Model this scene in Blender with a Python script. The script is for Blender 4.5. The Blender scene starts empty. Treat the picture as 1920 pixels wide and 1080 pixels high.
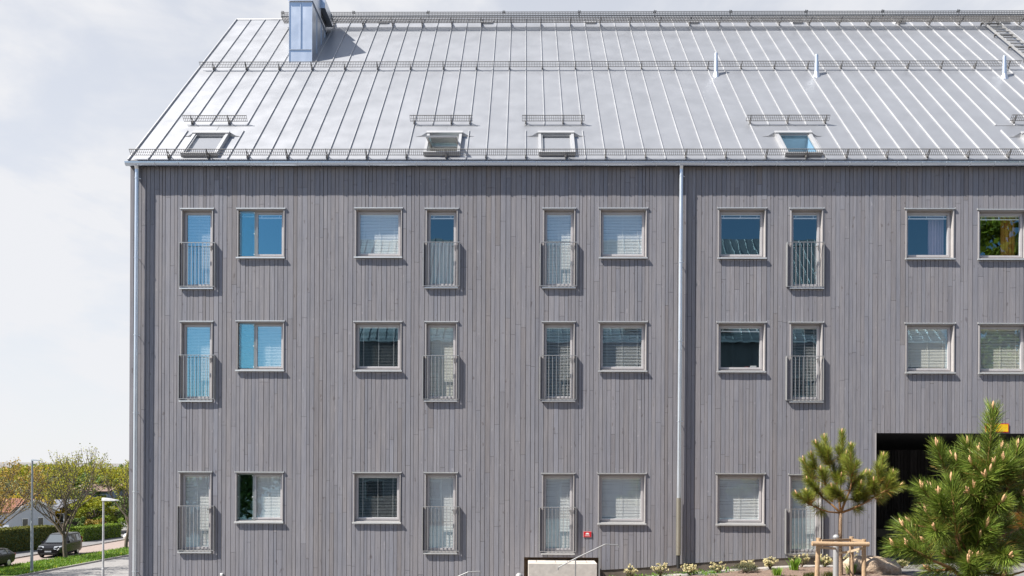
import bpy, math, random
import numpy as np
from mathutils import Vector, Matrix

random.seed(7)
RNG = np.random.default_rng(7)
S = bpy.context.scene
COL = S.collection
R = math.radians

# ------------------------------------------------------------------ camera
CAM = Vector((0.0, -22.0, 2.2))
F, CX, CY = 1540.0, 960.0, 900.0          # pixels of a 1920 x 1080 frame
def _rot():
    def m(r): return np.array(r)
    ya, pi_, ro = R(-0.709), 0.0, R(-0.268)
    c, s = math.cos(ya), math.sin(ya); Y = m([[c, -s, 0], [s, c, 0], [0, 0, 1]])
    c, s = math.cos(ro), math.sin(ro); Q = m([[c, 0, -s], [0, 1, 0], [s, 0, c]])
    return Q @ Y
CR = _rot()                                # world -> (right, forward, up)
cd = bpy.data.cameras.new('camera'); cam = bpy.data.objects.new('camera', cd); COL.objects.link(cam)
r_, f_, u_ = CR[0], CR[1], CR[2]
cam.matrix_world = Matrix(((r_[0], u_[0], -f_[0], CAM.x), (r_[1], u_[1], -f_[1], CAM.y), (r_[2], u_[2], -f_[2], CAM.z), (0, 0, 0, 1)))
cd.sensor_width = 36; cd.lens = F / 1920 * 36; cd.shift_y = (CY - 540) / 1920
cd.clip_start = 0.1; cd.clip_end = 2000
S.camera = cam
S.render.resolution_x, S.render.resolution_y = 1024, 576

def ray(px, py):
    v = np.array([(px - CX) / F, 1.0, -(py - CY) / F])
    return Vector(CR.T @ v)
def W(px, py, y=0.0):                      # point of a pixel on the plane Y = y
    d = ray(px, py); t = (y - CAM.y) / d.y
    return CAM + d * t
def G(px, py, z):                          # point of a pixel on the plane Z = z
    d = ray(px, py); t = (z - CAM.z) / d.z
    return CAM + d * t
EAVE = W(960, 299, -0.10)                  # a point of the eave line
XL = W(243, 303, -0.10).x
# roof pitch: the verge pixel at the ridge lies at the wall's own left X
d_ = ray(445, 37); t_ = XL / d_.x; _p = CAM + d_ * t_
PITCH = math.atan2(_p.z - EAVE.z, _p.y - EAVE.y)
RIDGE = _p
CP, SP = math.cos(PITCH), math.sin(PITCH)
RN = Vector((0, -SP, CP))                  # roof normal
RU = Vector((0, CP, SP))                   # up the roof
def RF(px, py, h=0.0):                     # point of a pixel on the roof plane raised by h
    d = ray(px, py); o = EAVE + RN * h
    t = (o - CAM).dot(RN) / d.dot(RN)
    return CAM + d * t
def RP(x, s, h=0.0):                       # roof point: x, distance s up the slope, height h
    return Vector((x, EAVE.y, EAVE.z)) + RU * s + RN * h
def rs(px, py):                            # (x, s) of a pixel on the roof
    p = RF(px, py); return p.x, (p - EAVE).dot(RU)
SL = (Vector((0, RIDGE.y, RIDGE.z)) - Vector((0, EAVE.y, EAVE.z))).dot(RU)
print('pitch', math.degrees(PITCH), 'eave', EAVE, 'ridge', RIDGE, 'slope', SL)

# ------------------------------------------------------------------ materials
def M(name):
    m = bpy.data.materials.new(name); m.use_nodes = True
    nt = m.node_tree; b = nt.nodes['Principled BSDF']
    return m, nt, b
def L(nt, a, b): nt.links.new(a, b)
def noise(nt, scale, detail=3, vec=None, stretch=None, rough=0.55):
    n = nt.nodes.new('ShaderNodeTexNoise'); n.inputs['Scale'].default_value = scale
    n.inputs['Detail'].default_value = detail; n.inputs['Roughness'].default_value = rough
    tc = nt.nodes.new('ShaderNodeTexCoord')
    if stretch:
        mp = nt.nodes.new('ShaderNodeMapping'); mp.inputs['Scale'].default_value = stretch
        L(nt, tc.outputs['Object'], mp.inputs['Vector']); L(nt, mp.outputs['Vector'], n.inputs['Vector'])
    else:
        L(nt, tc.outputs['Object'], n.inputs['Vector'])
    return n
def ramp(nt, src, stops):
    r = nt.nodes.new('ShaderNodeValToRGB'); e = r.color_ramp.elements
    while len(e) < len(stops): e.new(0.5)
    for k, (p, c) in enumerate(stops):
        e[k].position = p; e[k].color = (*c, 1) if len(c) == 3 else c
    L(nt, src, r.inputs['Fac']); return r
def mixc(nt, mode, fac, a, b):
    x = nt.nodes.new('ShaderNodeMix'); x.data_type = 'RGBA'; x.blend_type = mode
    for sock, v in ((x.inputs[0], fac), (x.inputs[6], a), (x.inputs[7], b)):
        if hasattr(v, 'is_linked'): L(nt, v, sock)
        elif isinstance(v, (int, float)): sock.default_value = v
        else: sock.default_value = (*v, 1)
    return x.outputs[2]
def bump(nt, b, src, strength, dist):
    n = nt.nodes.new('ShaderNodeBump'); n.inputs['Strength'].default_value = strength
    n.inputs['Distance'].default_value = dist
    L(nt, src, n.inputs['Height']); L(nt, n.outputs['Normal'], b.inputs['Normal'])
def simple(name, col, rough=0.6, metal=0.0, var=0.12, scale=6.0, bmp=0.0, spec=None, stretch=None, tint=False):
    m, nt, b = M(name)
    n = noise(nt, scale, 4, stretch=stretch)
    lo = tuple(c * (1 - var) for c in col); hi = tuple(min(1, c * (1 + var)) for c in col)
    c = ramp(nt, n.outputs['Fac'], [(0.3, lo), (0.7, hi)]).outputs['Color']
    if tint:
        a = nt.nodes.new('ShaderNodeAttribute'); a.attribute_name = 'tint'
        c = mixc(nt, 'MULTIPLY', 1.0, c, a.outputs['Color'])
    L(nt, c, b.inputs['Base Color'])
    b.inputs['Roughness'].default_value = rough; b.inputs['Metallic'].default_value = metal
    if spec is not None: b.inputs['Specular IOR Level'].default_value = spec
    if bmp: bump(nt, b, n.outputs['Fac'], bmp, 0.02)
    return m

def wood_mat(name, col, rough=0.75):
    m, nt, b = M(name)
    at = nt.nodes.new('ShaderNodeAttribute'); at.attribute_name = 'tint'
    # fibre: noise stretched along Z, knots: sparse spots
    f1 = noise(nt, 1.0, 5, stretch=(70, 70, 2.2)); f2 = noise(nt, 1.0, 3, stretch=(5, 5, 0.7))
    kn = noise(nt, 1.0, 2, stretch=(11, 11, 5.5), rough=0.4)
    fib = ramp(nt, f1.outputs['Fac'], [(0.25, (0.80, 0.80, 0.80)), (0.75, (1.14, 1.14, 1.14))])
    big = ramp(nt, f2.outputs['Fac'], [(0.3, (0.90, 0.91, 0.94)), (0.7, (1.07, 1.05, 1.03))])
    k = ramp(nt, kn.outputs['Fac'], [(0.22, (0.68, 0.64, 0.62)), (0.30, (1, 1, 1)), (0.72, (1, 1, 1)), (0.79, (1.30, 1.28, 1.25))])
    c = mixc(nt, 'MULTIPLY', 1.0, col, at.outputs['Color'])
    c = mixc(nt, 'MULTIPLY', 1.0, c, fib.outputs['Color'])
    c = mixc(nt, 'MULTIPLY', 1.0, c, big.outputs['Color'])
    c = mixc(nt, 'MULTIPLY', 1.0, c, k.outputs['Color'])
    L(nt, c, b.inputs['Base Color']); b.inputs['Roughness'].default_value = rough
    b.inputs['Specular IOR Level'].default_value = 0.3
    bump(nt, b, f1.outputs['Fac'], 0.25, 0.004)
    return m

def metal_sheet(name, col, rough, metal, wave=0.35, wscale=1.1):
    m, nt, b = M(name)
    n1 = noise(nt, wscale, 1, stretch=(1.6, 0.8, 0.8)); n2 = noise(nt, 1.7, 3)
    c = ramp(nt, n2.outputs['Fac'], [(0.3, tuple(x * 0.965 for x in col)), (0.7, tuple(min(1, x * 1.03) for x in col))])
    L(nt, c.outputs['Color'], b.inputs['Base Color'])
    r = ramp(nt, n2.outputs['Fac'], [(0.3, (rough * 0.93,) * 3), (0.7, (rough * 1.07,) * 3)])
    L(nt, r.outputs['Color'], b.inputs['Roughness']); b.inputs['Metallic'].default_value = metal
    bump(nt, b, n1.outputs['Fac'], wave, 0.05)
    return m

def glass_mat(name, refl=0.19, tint=(0.99, 1.0, 0.995), wav=0.011, rcol=(0.50, 0.86, 1.0)):
    m, nt, b = M(name); nt.nodes.remove(b); out = nt.nodes['Material Output']
    t = nt.nodes.new('ShaderNodeBsdfTransparent'); t.inputs['Color'].default_value = (*tint, 1)
    g = nt.nodes.new('ShaderNodeBsdfGlossy'); g.inputs['Roughness'].default_value = 0.0; g.inputs['Color'].default_value = (*rcol, 1)
    fr = nt.nodes.new('ShaderNodeLayerWeight'); fr.inputs['Blend'].default_value = 0.5
    pw = nt.nodes.new('ShaderNodeMath'); pw.operation = 'POWER'; pw.inputs[1].default_value = 4.0; L(nt, fr.outputs['Facing'], pw.inputs[0])
    ma = nt.nodes.new('ShaderNodeMath'); ma.operation = 'MULTIPLY_ADD'; ma.use_clamp = True
    ma.inputs[1].default_value = 1.0 - refl; ma.inputs[2].default_value = refl
    L(nt, pw.outputs[0], ma.inputs[0])
    mx = nt.nodes.new('ShaderNodeMixShader'); L(nt, ma.outputs[0], mx.inputs[0])
    L(nt, t.outputs[0], mx.inputs[1]); L(nt, g.outputs[0], mx.inputs[2]); L(nt, mx.outputs[0], out.inputs['Surface'])
    n = noise(nt, 2.6, 1)
    bp = nt.nodes.new('ShaderNodeBump'); bp.inputs['Strength'].default_value = wav; bp.inputs['Distance'].default_value = 0.05
    L(nt, n.outputs['Fac'], bp.inputs['Height']); L(nt, bp.outputs['Normal'], g.inputs['Normal'])
    return m

def leaf_mat(name, col, trans=0.35, rough=0.55):
    m, nt, b = M(name); out = nt.nodes['Material Output']
    a = nt.nodes.new('ShaderNodeAttribute'); a.attribute_name = 'tint'
    c = mixc(nt, 'MULTIPLY', 1.0, col, a.outputs['Color'])
    L(nt, c, b.inputs['Base Color']); b.inputs['Roughness'].default_value = rough
    b.inputs['Specular IOR Level'].default_value = 0.3
    t = nt.nodes.new('ShaderNodeBsdfTranslucent'); L(nt, c, t.inputs['Color'])
    mx = nt.nodes.new('ShaderNodeMixShader'); mx.inputs[0].default_value = trans
    L(nt, b.outputs[0], mx.inputs[1]); L(nt, t.outputs[0], mx.inputs[2]); L(nt, mx.outputs[0], out.inputs['Surface'])
    return m

MT = {}
MT['clad'] = wood_mat('grey_wood', (0.250, 0.2435, 0.262))
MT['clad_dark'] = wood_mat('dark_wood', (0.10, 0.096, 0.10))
MT['back'] = simple('batten_backing', (0.09, 0.075, 0.072), 0.9)
MT['roof'] = metal_sheet('roof_sheet', (0.375, 0.384, 0.408), 0.50, 0.70, 0.06)
MT['seam'] = metal_sheet('seam_sheet', (0.58, 0.58, 0.59), 0.42, 0.65, 0.1)
MT['zinc'] = metal_sheet('zinc_sheet', (0.60, 0.63, 0.68), 0.36, 0.85, 0.22, 1.4)
MT['guard'] = simple('galvanised', (0.225, 0.217, 0.212), 0.5, 0.45, 0.15, 20)
MT['trim'] = simple('painted_trim', (0.38, 0.358, 0.352), 0.55, 0.0, 0.06)
MT['frame'] = simple('painted_frame', (0.47, 0.45, 0.455), 0.4, 0.0, 0.05)
MT['flash'] = metal_sheet('flashing', (0.66, 0.66, 0.65), 0.42, 0.6, 0.1)
MT['skyframe'] = metal_sheet('skylight_frame', (0.46, 0.46, 0.47), 0.45, 0.4, 0.05)
MT['blind_grey'] = simple('blind_grey', (0.24, 0.24, 0.25), 0.7, 0, 0.03)
MT['sashgrey'] = metal_sheet('sash_grey', (0.46, 0.46, 0.465), 0.45, 0.4, 0.05)
MT['glass'] = glass_mat('pane_glass')
MT['skyglass'] = glass_mat('skylight_glass', 0.07, (0.97, 0.98, 1.0), 0.01, (0.9, 0.95, 1.0))
MT['glass_sky'] = glass_mat('pane_glass_sky_boost', 0.40, (0.99, 1.0, 0.995), 0.008, (0.40, 0.84, 1.0))  # stronger reflection put in to stand for brighter sky on the left panes
MT['glass_blue'] = glass_mat('skylight_glass_blue', 0.10, (0.55, 0.74, 0.90), 0.008, (0.5, 0.8, 1.0))
MT['clear'] = glass_mat('clear_glass', 0.10, (0.9, 0.96, 0.95))
MT['blind'] = simple('blind_white', (0.93, 0.93, 0.91), 0.6, 0, 0.03)
MT['blind_cream'] = simple('blind_cream', (0.90, 0.88, 0.79), 0.6, 0, 0.03)
MT['curtain'] = simple('curtain_white', (0.75, 0.74, 0.74), 0.8, 0, 0.05)
MT['curtain_pink'] = simple('curtain_pink', (0.62, 0.50, 0.56), 0.8, 0, 0.05)
MT['curtain_orange'] = simple('curtain_orange', (0.52, 0.27, 0.05), 0.8, 0, 0.1)
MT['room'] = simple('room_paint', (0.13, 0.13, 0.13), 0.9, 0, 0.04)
MT['rail'] = metal_sheet('steel_rail', (0.45, 0.445, 0.44), 0.42, 0.6, 0.05)
MT['gutterm'] = metal_sheet('gutter_zinc', (0.56, 0.63, 0.74), 0.24, 0.85, 0.05)  # blue of the reflected sky mixed into the zinc colour
MT['pipe'] = metal_sheet('pipe_zinc', (0.70, 0.72, 0.75), 0.33, 0.8, 0.05)
MT['brass'] = metal_sheet('bronze_pipe', (0.36, 0.33, 0.265), 0.4, 0.7, 0.05)
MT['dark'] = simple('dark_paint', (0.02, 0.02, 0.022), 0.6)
MT['concrete'] = simple('concrete', (0.50, 0.455, 0.41), 0.9, 0, 0.10, 9, 0.25)
MT['plinth'] = simple('plinth', (0.13, 0.105, 0.085), 0.9, 0, 0.2, 5, 0.2)
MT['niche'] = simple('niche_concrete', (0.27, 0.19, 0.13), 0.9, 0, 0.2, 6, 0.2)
MT['kerb'] = simple('kerb_stone', (0.34, 0.315, 0.29), 0.9, 0, 0.14, 12, 0.2)
MT['soil'] = simple('soil', (0.17, 0.118, 0.09), 1.0, 0, 0.45, 22, 0.9)
MT['white'] = simple('white_paint', (0.78, 0.78, 0.76), 0.5, 0, 0.04)

# ------------------------------------------------------------------ mesh builder
def wloc(o):
    v = Vector((0, 0, 0))
    while o is not None:
        v = v + o.location; o = o.parent
    return v
def props(o, label=None, cat=None, group=None, kind=None):
    for k, v in (('label', label), ('category', cat), ('group', group), ('kind', kind)):
        if v: o[k] = v
    return o
def empty(name, loc, label=None, cat=None, group=None):
    o = bpy.data.objects.new(name, None); COL.objects.link(o); o.location = loc
    o.empty_display_size = 0.3
    return props(o, label, cat, group)
class MB:
    def __init__(self): self.v = []; self.f = []; self.t = []
    def add(self, vs, fs, t=(1, 1, 1)):
        b = len(self.v); self.v.extend(tuple(p) for p in vs)
        for f in fs: self.f.append(tuple(i + b for i in f)); self.t.append(t)
    def box(self, x0, x1, y0, y1, z0, z1, t=(1, 1, 1)):
        self.add([(x0, y0, z0), (x1, y0, z0), (x1, y1, z0), (x0, y1, z0), (x0, y0, z1), (x1, y0, z1), (x1, y1, z1), (x0, y1, z1)],
                 [(0, 3, 2, 1), (4, 5, 6, 7), (0, 1, 5, 4), (1, 2, 6, 5), (2, 3, 7, 6), (3, 0, 4, 7)], t)
    def obox(self, o, a, b, c, t=(1, 1, 1)):      # corner o and three edge vectors
        o, a, b, c = Vector(o), Vector(a), Vector(b), Vector(c)
        if a.cross(b).dot(c) < 0: a, b = b, a
        self.add([o, o + a, o + a + b, o + b, o + c, o + a + c, o + a + b + c, o + b + c],
                 [(0, 3, 2, 1), (4, 5, 6, 7), (0, 1, 5, 4), (1, 2, 6, 5), (2, 3, 7, 6), (3, 0, 4, 7)], t)
    def quad(self, a, b, c, d, t=(1, 1, 1)): self.add([a, b, c, d], [(0, 1, 2, 3)], t)
    def bar(self, p, q, w, h, up=Vector((0, 0, 1)), t=(1, 1, 1)):
        p, q = Vector(p), Vector(q); d = (q - p)
        if d.length < 1e-6: return
        s = d.cross(up)
        if s.length < 1e-6: s = d.cross(Vector((1, 0, 0)))
        s.normalize(); u = s.cross(d).normalized()
        self.obox(p - s * w / 2 - u * h / 2, s * w, u * h, d, t)
    def tube(self, pts, rad, n=8, cap=True, t=(1, 1, 1)):
        pts = [Vector(p) for p in pts]
        if not hasattr(rad, '__len__'): rad = [rad] * len(pts)
        b = len(self.v); prev = None
        for i, p in enumerate(pts):
            d = (pts[min(i + 1, len(pts) - 1)] - pts[max(i - 1, 0)])
            d = d.normalized() if d.length > 1e-9 else Vector((0, 0, 1))
            if prev is None:
                a = d.cross(Vector((0, 1, 0.1)));
                if a.length < 1e-3: a = d.cross(Vector((1, 0, 0)))
            else: a = prev - d * prev.dot(d)
            a.normalize(); prev = a; c = d.cross(a)
            for k in range(n):
                an = 2 * math.pi * k / n
                self.v.append(tuple(p + (a * math.cos(an) + c * math.sin(an)) * rad[i]))
        for i in range(len(pts) - 1):
            for k in range(n):
                k2 = (k + 1) % n
                self.f.append((b + i * n + k, b + i * n + k2, b + (i + 1) * n + k2, b + (i + 1) * n + k)); self.t.append(t)
        if cap:
            self.f.append(tuple(b + k for k in range(n))[::-1]); self.t.append(t)
            e = b + (len(pts) - 1) * n
            self.f.append(tuple(e + k for k in range(n))); self.t.append(t)
    def lathe(self, c, prof, n=20, t=(1, 1, 1)):
        c = Vector(c); b = len(self.v)
        for r, z in prof:
            for k in range(n):
                a = 2 * math.pi * k / n
                self.v.append((c.x + r * math.cos(a), c.y + r * math.sin(a), c.z + z))
        for i in range(len(prof) - 1):
            for k in range(n):
                k2 = (k + 1) % n
                self.f.append((b + i * n + k, b + i * n + k2, b + (i + 1) * n + k2, b + (i + 1) * n + k)); self.t.append(t)
    def build(self, name, mat, parent=None, smooth=False, bevel=0.0, origin=None):
        off = wloc(parent) if parent is not None else Vector((0, 0, 0))
        if origin is not None: off = Vector(origin)
        me = bpy.data.meshes.new(name)
        me.from_pydata([(x - off.x, y - off.y, z - off.z) for x, y, z in self.v], [], self.f)
        a = me.attributes.new('tint', 'FLOAT_COLOR', 'FACE')
        a.data.foreach_set('color', np.array([(*c, 1) for c in self.t], dtype=np.float32).ravel())
        if smooth:
            me.polygons.foreach_set('use_smooth', [True] * len(self.f))
        me.materials.append(mat); me.update()
        o = bpy.data.objects.new(name, me); COL.objects.link(o)
        if parent is not None:
            o.parent = parent
            if origin is not None: o.location = Vector(origin) - wloc(parent)
        elif origin is not None: o.location = origin
        if bevel:
            m = o.modifiers.new('bevel', 'BEVEL'); m.width = bevel; m.segments = 2; m.limit_method = 'ANGLE'
        return o
def npmesh(name, verts, faces, tint, mat, parent=None, off=(0, 0, 0), smooth=False):
    """verts (N,3), faces (M,k) arrays, tint (M,3)"""
    me = bpy.data.meshes.new(name); k = faces.shape[1]
    v = (verts - np.array(off)).astype(np.float32)
    me.vertices.add(len(v)); me.vertices.foreach_set('co', v.ravel())
    me.loops.add(faces.size); me.loops.foreach_set('vertex_index', faces.astype(np.int32).ravel())
    me.polygons.add(len(faces)); me.polygons.foreach_set('loop_start', np.arange(len(faces), dtype=np.int32) * k)
    me.update(calc_edges=True)
    a = me.attributes.new('tint', 'FLOAT_COLOR', 'FACE')
    a.data.foreach_set('color', np.concatenate([tint, np.ones((len(tint), 1))], 1).astype(np.float32).ravel())
    if smooth: me.polygons.foreach_set('use_smooth', [True] * len(faces))
    me.materials.append(mat)
    o = bpy.data.objects.new(name, me); COL.objects.link(o)
    if parent is not None: o.parent = parent
    return o
def cards(c, size, up=0.3, aspect=0.7, rng=RNG):
    """leaf quads at centres c: returns verts, faces"""
    n = len(c); size = np.broadcast_to(size, (n,))
    nr = rng.normal(size=(n, 3)); nr[:, 2] += up; nr /= np.linalg.norm(nr, axis=1, keepdims=True)
    a = np.cross(nr, rng.normal(size=(n, 3))); a /= np.linalg.norm(a, axis=1, keepdims=True) + 1e-9
    b = np.cross(nr, a)
    A = a * size[:, None] / 2; B = b * size[:, None] * aspect / 2
    v = np.stack([c - A, c - B * 1.0 + A * 0.1, c + A, c + B + A * 0.1], 1).reshape(-1, 3)
    return v, np.arange(4 * n).reshape(n, 4)
def tints(n, lo=0.7, hi=1.3, hue=0.12, rng=RNG):
    g = rng.uniform(lo, hi, (n, 1)); h = rng.normal(0, hue, (n, 1))
    return np.clip(np.concatenate([g * (1 + h), g, g * (1 - h)], 1), 0.02, 3)
def copy_tree(o, loc, rz=0.0, sc=None, label=None):
    r = o.copy(); COL.objects.link(r); r.location = loc; r.rotation_euler = (0, 0, rz)
    if sc is not None: r.scale = sc if hasattr(sc, '__len__') else (sc, sc, sc)
    if label: r['label'] = label
    for ch in o.children:
        c = ch.copy(); COL.objects.link(c); c.parent = r
        for g in ch.children:
            d = g.copy(); COL.objects.link(d); d.parent = c
    return r

# ------------------------------------------------------------------ the grey building
XR = 31.0                                   # the block runs on past the frame
BLD = empty('apartment_building', (5, 0, -4.7),
            'long grey timber clad apartment block with bright standing seam metal roof', 'building')

# openings: (col, row): hood xl, hood xr, hood top y, sill bottom y
Wn, Dr = 'w', 'd'
TAB = {
 (1, 1): (338.7, 402, 391, 543.3), (2, 1): (444, 536, 390.7, 486), (3, 1): (664.3, 755.7, 390, 485.3), (4, 1): (796.7, 860, 390.7, 542),
 (5, 1): (1016.3, 1080, 390.3, 542), (6, 1): (1122.3, 1214.3, 390.3, 486.3), (7, 1): (1344, 1437, 390, 487), (8, 1): (1479.3, 1544, 390.5, 543),
 (9, 1): (1695, 1789.3, 391.2, 488), (10, 1): (1830.7, 1926, 392.7, 489),
 (1, 2): (337.3, 401, 602, 754), (2, 2): (442.7, 535, 601.3, 697), (3, 2): (662.7, 755, 602.3, 697.7), (4, 2): (795.7, 859, 602.7, 754),
 (5, 2): (1015.3, 1079, 602.7, 754), (6, 2): (1121, 1213.7, 602.7, 698.3), (7, 2): (1342.7, 1436, 603.7, 699.3), (8, 2): (1478.3, 1543.3, 603.7, 755.5),
 (9, 2): (1695, 1790, 605.7, 701.3), (10, 2): (1831.7, 1927, 606, 702.3),
 (1, 3): (335, 399, 883.5, 1036.8), (2, 3): (440.5, 533.3, 884, 981), (3, 3): (661, 753.3, 884.8, 982), (4, 3): (794.7, 858.6, 885, 1038.8),
 (5, 3): (1014.3, 1078.3, 886.4, 1039.7), (6, 3): (1119.4, 1211.8, 886.6, 984), (7, 3): (1340.9, 1434.5, 887, 985.6), (8, 3): (1477, 1541, 888.7, 1042),
}
DOORS = (1, 4, 5, 8)
RAILS = {  # top y, bottom y, xl, xr
 (1, 1): (454, 537.3, 336, 402.5), (4, 1): (453.3, 536.7, 793.7, 861.3), (5, 1): (453.3, 536.7, 1013, 1081.7), (8, 1): (453.3, 537.6, 1476, 1545.3),
 (1, 2): (665, 748.3, 334.7, 401.5), (4, 2): (666, 749, 792.7, 860), (5, 2): (666, 749.3, 1012.5, 1080.7), (8, 2): (667, 750.7, 1475, 1544.5),
 (1, 3): (948, 1032.5, 332.5, 400.5), (4, 3): (949.5, 1034, 792, 861), (5, 3): (950.5, 1034.8, 1011.6, 1080), (8, 3): (954, 1039.5, 1473.6, 1543.3)}
OPEN = {}
for k, (xl, xr, yt, yb) in TAB.items():
    ym = (yt + yb) / 2; xm = (xl + xr) / 2
    OPEN[k] = (W(xl + 2, ym).x, W(xr - 2, ym).x, W(xm, yb).z, W(xm, yt).z)

ZTOP = EAVE.z + 0.02
ncx0, ncx1, ncz = W(982.5, 1047).x, W(1124, 1047).x, W(1050, 1045).z
pox0, poz = W(1639.5, 930).x, W(1780, 812.5).z
pox1 = 24.0
basepts = [(ncx1, W(1126, 1068.6).z)] + [(W(px, py).x, W(px, py).z) for px, py in ((1158, 1067), (1258, 1060.5), (1281.5, 1056.7), (1434, 1047.6), (1473, 1046), (1561, 1045))] + [(pox0, W(1630, 1045).z), (40, W(1630, 1045).z)]
def zbase(x):
    if x < ncx0: return -2.7
    if x < ncx1: return ncz
    if pox0 < x < pox1: return poz
    for (a, za), (b, zb) in zip(basepts, basepts[1:]):
        if a <= x <= b: return za + (zb - za) * (x - a) / (b - a)
    return basepts[0][1]
HOLES = [OPEN[k] for k in OPEN] + [(ncx0, ncx1, -5.5, ncz), (pox0, pox1, -5.5, poz)]

def cut(z0, z1, x):
    """spans of [z0, z1] left over at x by the openings"""
    sp = [(z0, z1)] if z1 - z0 > 0.01 else []
    for a, b, c, d in HOLES:
        if a < x < b:
            n = []
            for p, q in sp:
                if c > p: n.append((p, min(q, c)))
                if d < q: n.append((max(p, d), q))
            sp = [(p, q) for p, q in n if q - p > 0.01]
    return sp
clad = MB(); x = XL + 0.10
YF = -0.026
rb = random.Random(3)
while x < XR - 0.1:
    w = rb.choice((0.070, 0.088, 0.088, 0.104, 0.104, 0.122, 0.122, 0.138)); gap = rb.choice((0.009, 0.011, 0.013))
    x1 = x + w
    # edges of openings that fall into this board
    br = sorted({x, x1} | {e for h in HOLES for e in h[:2] if x + 0.004 < e < x1 - 0.004})
    joints = []; z = -2.7 + rb.uniform(0, 4.5)
    while z < ZTOP: joints.append(z); z += rb.uniform(2.6, 5.2)
    dy = rb.uniform(-0.003, 0.003)
    def mk():
        g = rb.gauss(1.0, 0.045); h = rb.gauss(0, 0.012)
        if rb.random() < 0.05: g *= 0.90; h += 0.035
        return (g * (1 + h), g, g * (1 - h * 1.2))
    segs = [-2.75] + joints + [ZTOP + 0.1]; tint = mk()
    for a, b in zip(segs, segs[1:]):
        if rb.random() < 0.75: tint = mk()
        for c0, c1 in zip(br, br[1:]):
            xm = (c0 + c1) / 2
            zl = zbase(c0 + 0.001); zr = zbase(c1 - 0.001)
            for p, q in cut(max(a, min(zl, zr)), min(b - 0.006, ZTOP), xm):
                pl = zl if p <= min(zl, zr) + 1e-4 else p; pr = zr if p <= min(zl, zr) + 1e-4 else p
                if p <= min(zl, zr) + 1e-4 and xm < ncx1 and xm > ncx0: pl = pr = p
                y0, y1 = YF + dy, -0.002
                clad.add([(c0, y0, pl), (c1, y0, pr), (c1, y1, pr), (c0, y1, pl), (c0, y0, q), (c1, y0, q), (c1, y1, q), (c0, y1, q)],
                         [(0, 3, 2, 1), (4, 5, 6, 7), (0, 1, 5, 4), (1, 2, 6, 5), (2, 3, 7, 6), (3, 0, 4, 7)], tint)
    x = x1 + gap
clad.build('cladding', MT['clad'], BLD)

# load-bearing wall behind the boards: a sheet with real holes, plus gables and back
def sheet(x0, x1, z0, z1, holes):
    xs = sorted({x0, x1} | {v for h in holes for v in h[:2] if x0 < v < x1})
    zs = sorted({z0, z1} | {v for h in holes for v in h[2:] if z0 < v < z1})
    for a, b in zip(xs, xs[1:]):
        run = None
        for c, d in zip(zs, zs[1:]):
            xm, zm = (a + b) / 2, (c + d) / 2
            if any(h[0] < xm < h[1] and h[2] < zm < h[3] for h in holes): continue
            yield a, b, c, d
wl = MB()
for a, b, c, d in sheet(XL + 0.05, XR, -5.2, EAVE.z, HOLES): wl.box(a, b, 0.0, 0.02, c, d)
BY = 2 * (RIDGE.y - EAVE.y) + EAVE.y
wl.box(XL + 0.05, XR, BY - 0.3, BY, -5.2, EAVE.z)
for xa, xb in ((XL + 0.05, XL + 0.25), (XR - 0.2, XR)):
    z0 = EAVE.z - 0.15
    wl.add([(xa, 0.02, -5.2), (xb, 0.02, -5.2), (xb, 0.02, z0), (xa, 0.02, z0), (xa, RIDGE.y, RIDGE.z - 0.2), (xb, RIDGE.y, RIDGE.z - 0.2),
            (xb, BY - 0.3, z0), (xa, BY - 0.3, z0), (xa, BY - 0.3, -5.2), (xb, BY - 0.3, -5.2)],
           [(0, 3, 4, 7, 8), (1, 9, 6, 5, 2), (0, 8, 9, 1), (0, 1, 2, 3), (3, 2, 5, 4), (4, 5, 6, 7), (7, 6, 9, 8)])
wl.build('wall', MT['back'], BLD)
# corner boards and gable boards
cb = MB()
cb.box(XL - 0.005, XL + 0.09, YF - 0.012, 0.05, -5.2, ZTOP)
cb.box(XL - 0.03, XL + 0.05, 0.052, BY, -5.2, EAVE.z - 0.15)
cb.build('corner_board', MT['clad'], BLD)
pl = MB()
pl.box(XL + 0.1, ncx0, -0.004, -0.001, -5.2, -2.7)
for (a, za), (b, zb) in zip(basepts[:-1], basepts[1:-1]):
    pl.add([(a, 0.0, za - 0.6), (b, 0.0, zb - 0.6), (b, 0.0, zb + 0.02), (a, 0.0, za + 0.02), (a, -0.006, za - 0.6), (b, -0.006, zb - 0.6), (b, -0.006, zb - 0.001), (a, -0.006, za - 0.001)],
           [(4, 5, 6, 7), (3, 7, 6, 2)])
pl.build('plinth', MT['plinth'], BLD)

# rooms behind the windows
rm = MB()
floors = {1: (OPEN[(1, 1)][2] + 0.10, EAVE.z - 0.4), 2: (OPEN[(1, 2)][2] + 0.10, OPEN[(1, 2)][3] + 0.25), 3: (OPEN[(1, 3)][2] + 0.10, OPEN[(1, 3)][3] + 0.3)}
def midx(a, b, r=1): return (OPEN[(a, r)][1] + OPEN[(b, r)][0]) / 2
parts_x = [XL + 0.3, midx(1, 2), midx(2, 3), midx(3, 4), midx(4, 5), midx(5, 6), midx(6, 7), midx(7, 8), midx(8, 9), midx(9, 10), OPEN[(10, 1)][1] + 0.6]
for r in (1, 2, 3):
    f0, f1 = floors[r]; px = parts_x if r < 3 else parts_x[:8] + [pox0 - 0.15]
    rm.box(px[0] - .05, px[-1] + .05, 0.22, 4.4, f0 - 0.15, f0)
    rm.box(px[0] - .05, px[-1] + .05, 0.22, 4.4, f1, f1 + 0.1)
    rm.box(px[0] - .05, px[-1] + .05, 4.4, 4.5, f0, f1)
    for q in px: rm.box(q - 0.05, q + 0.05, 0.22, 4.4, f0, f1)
rm.build('interior_rooms', MT['room'], BLD)

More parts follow.
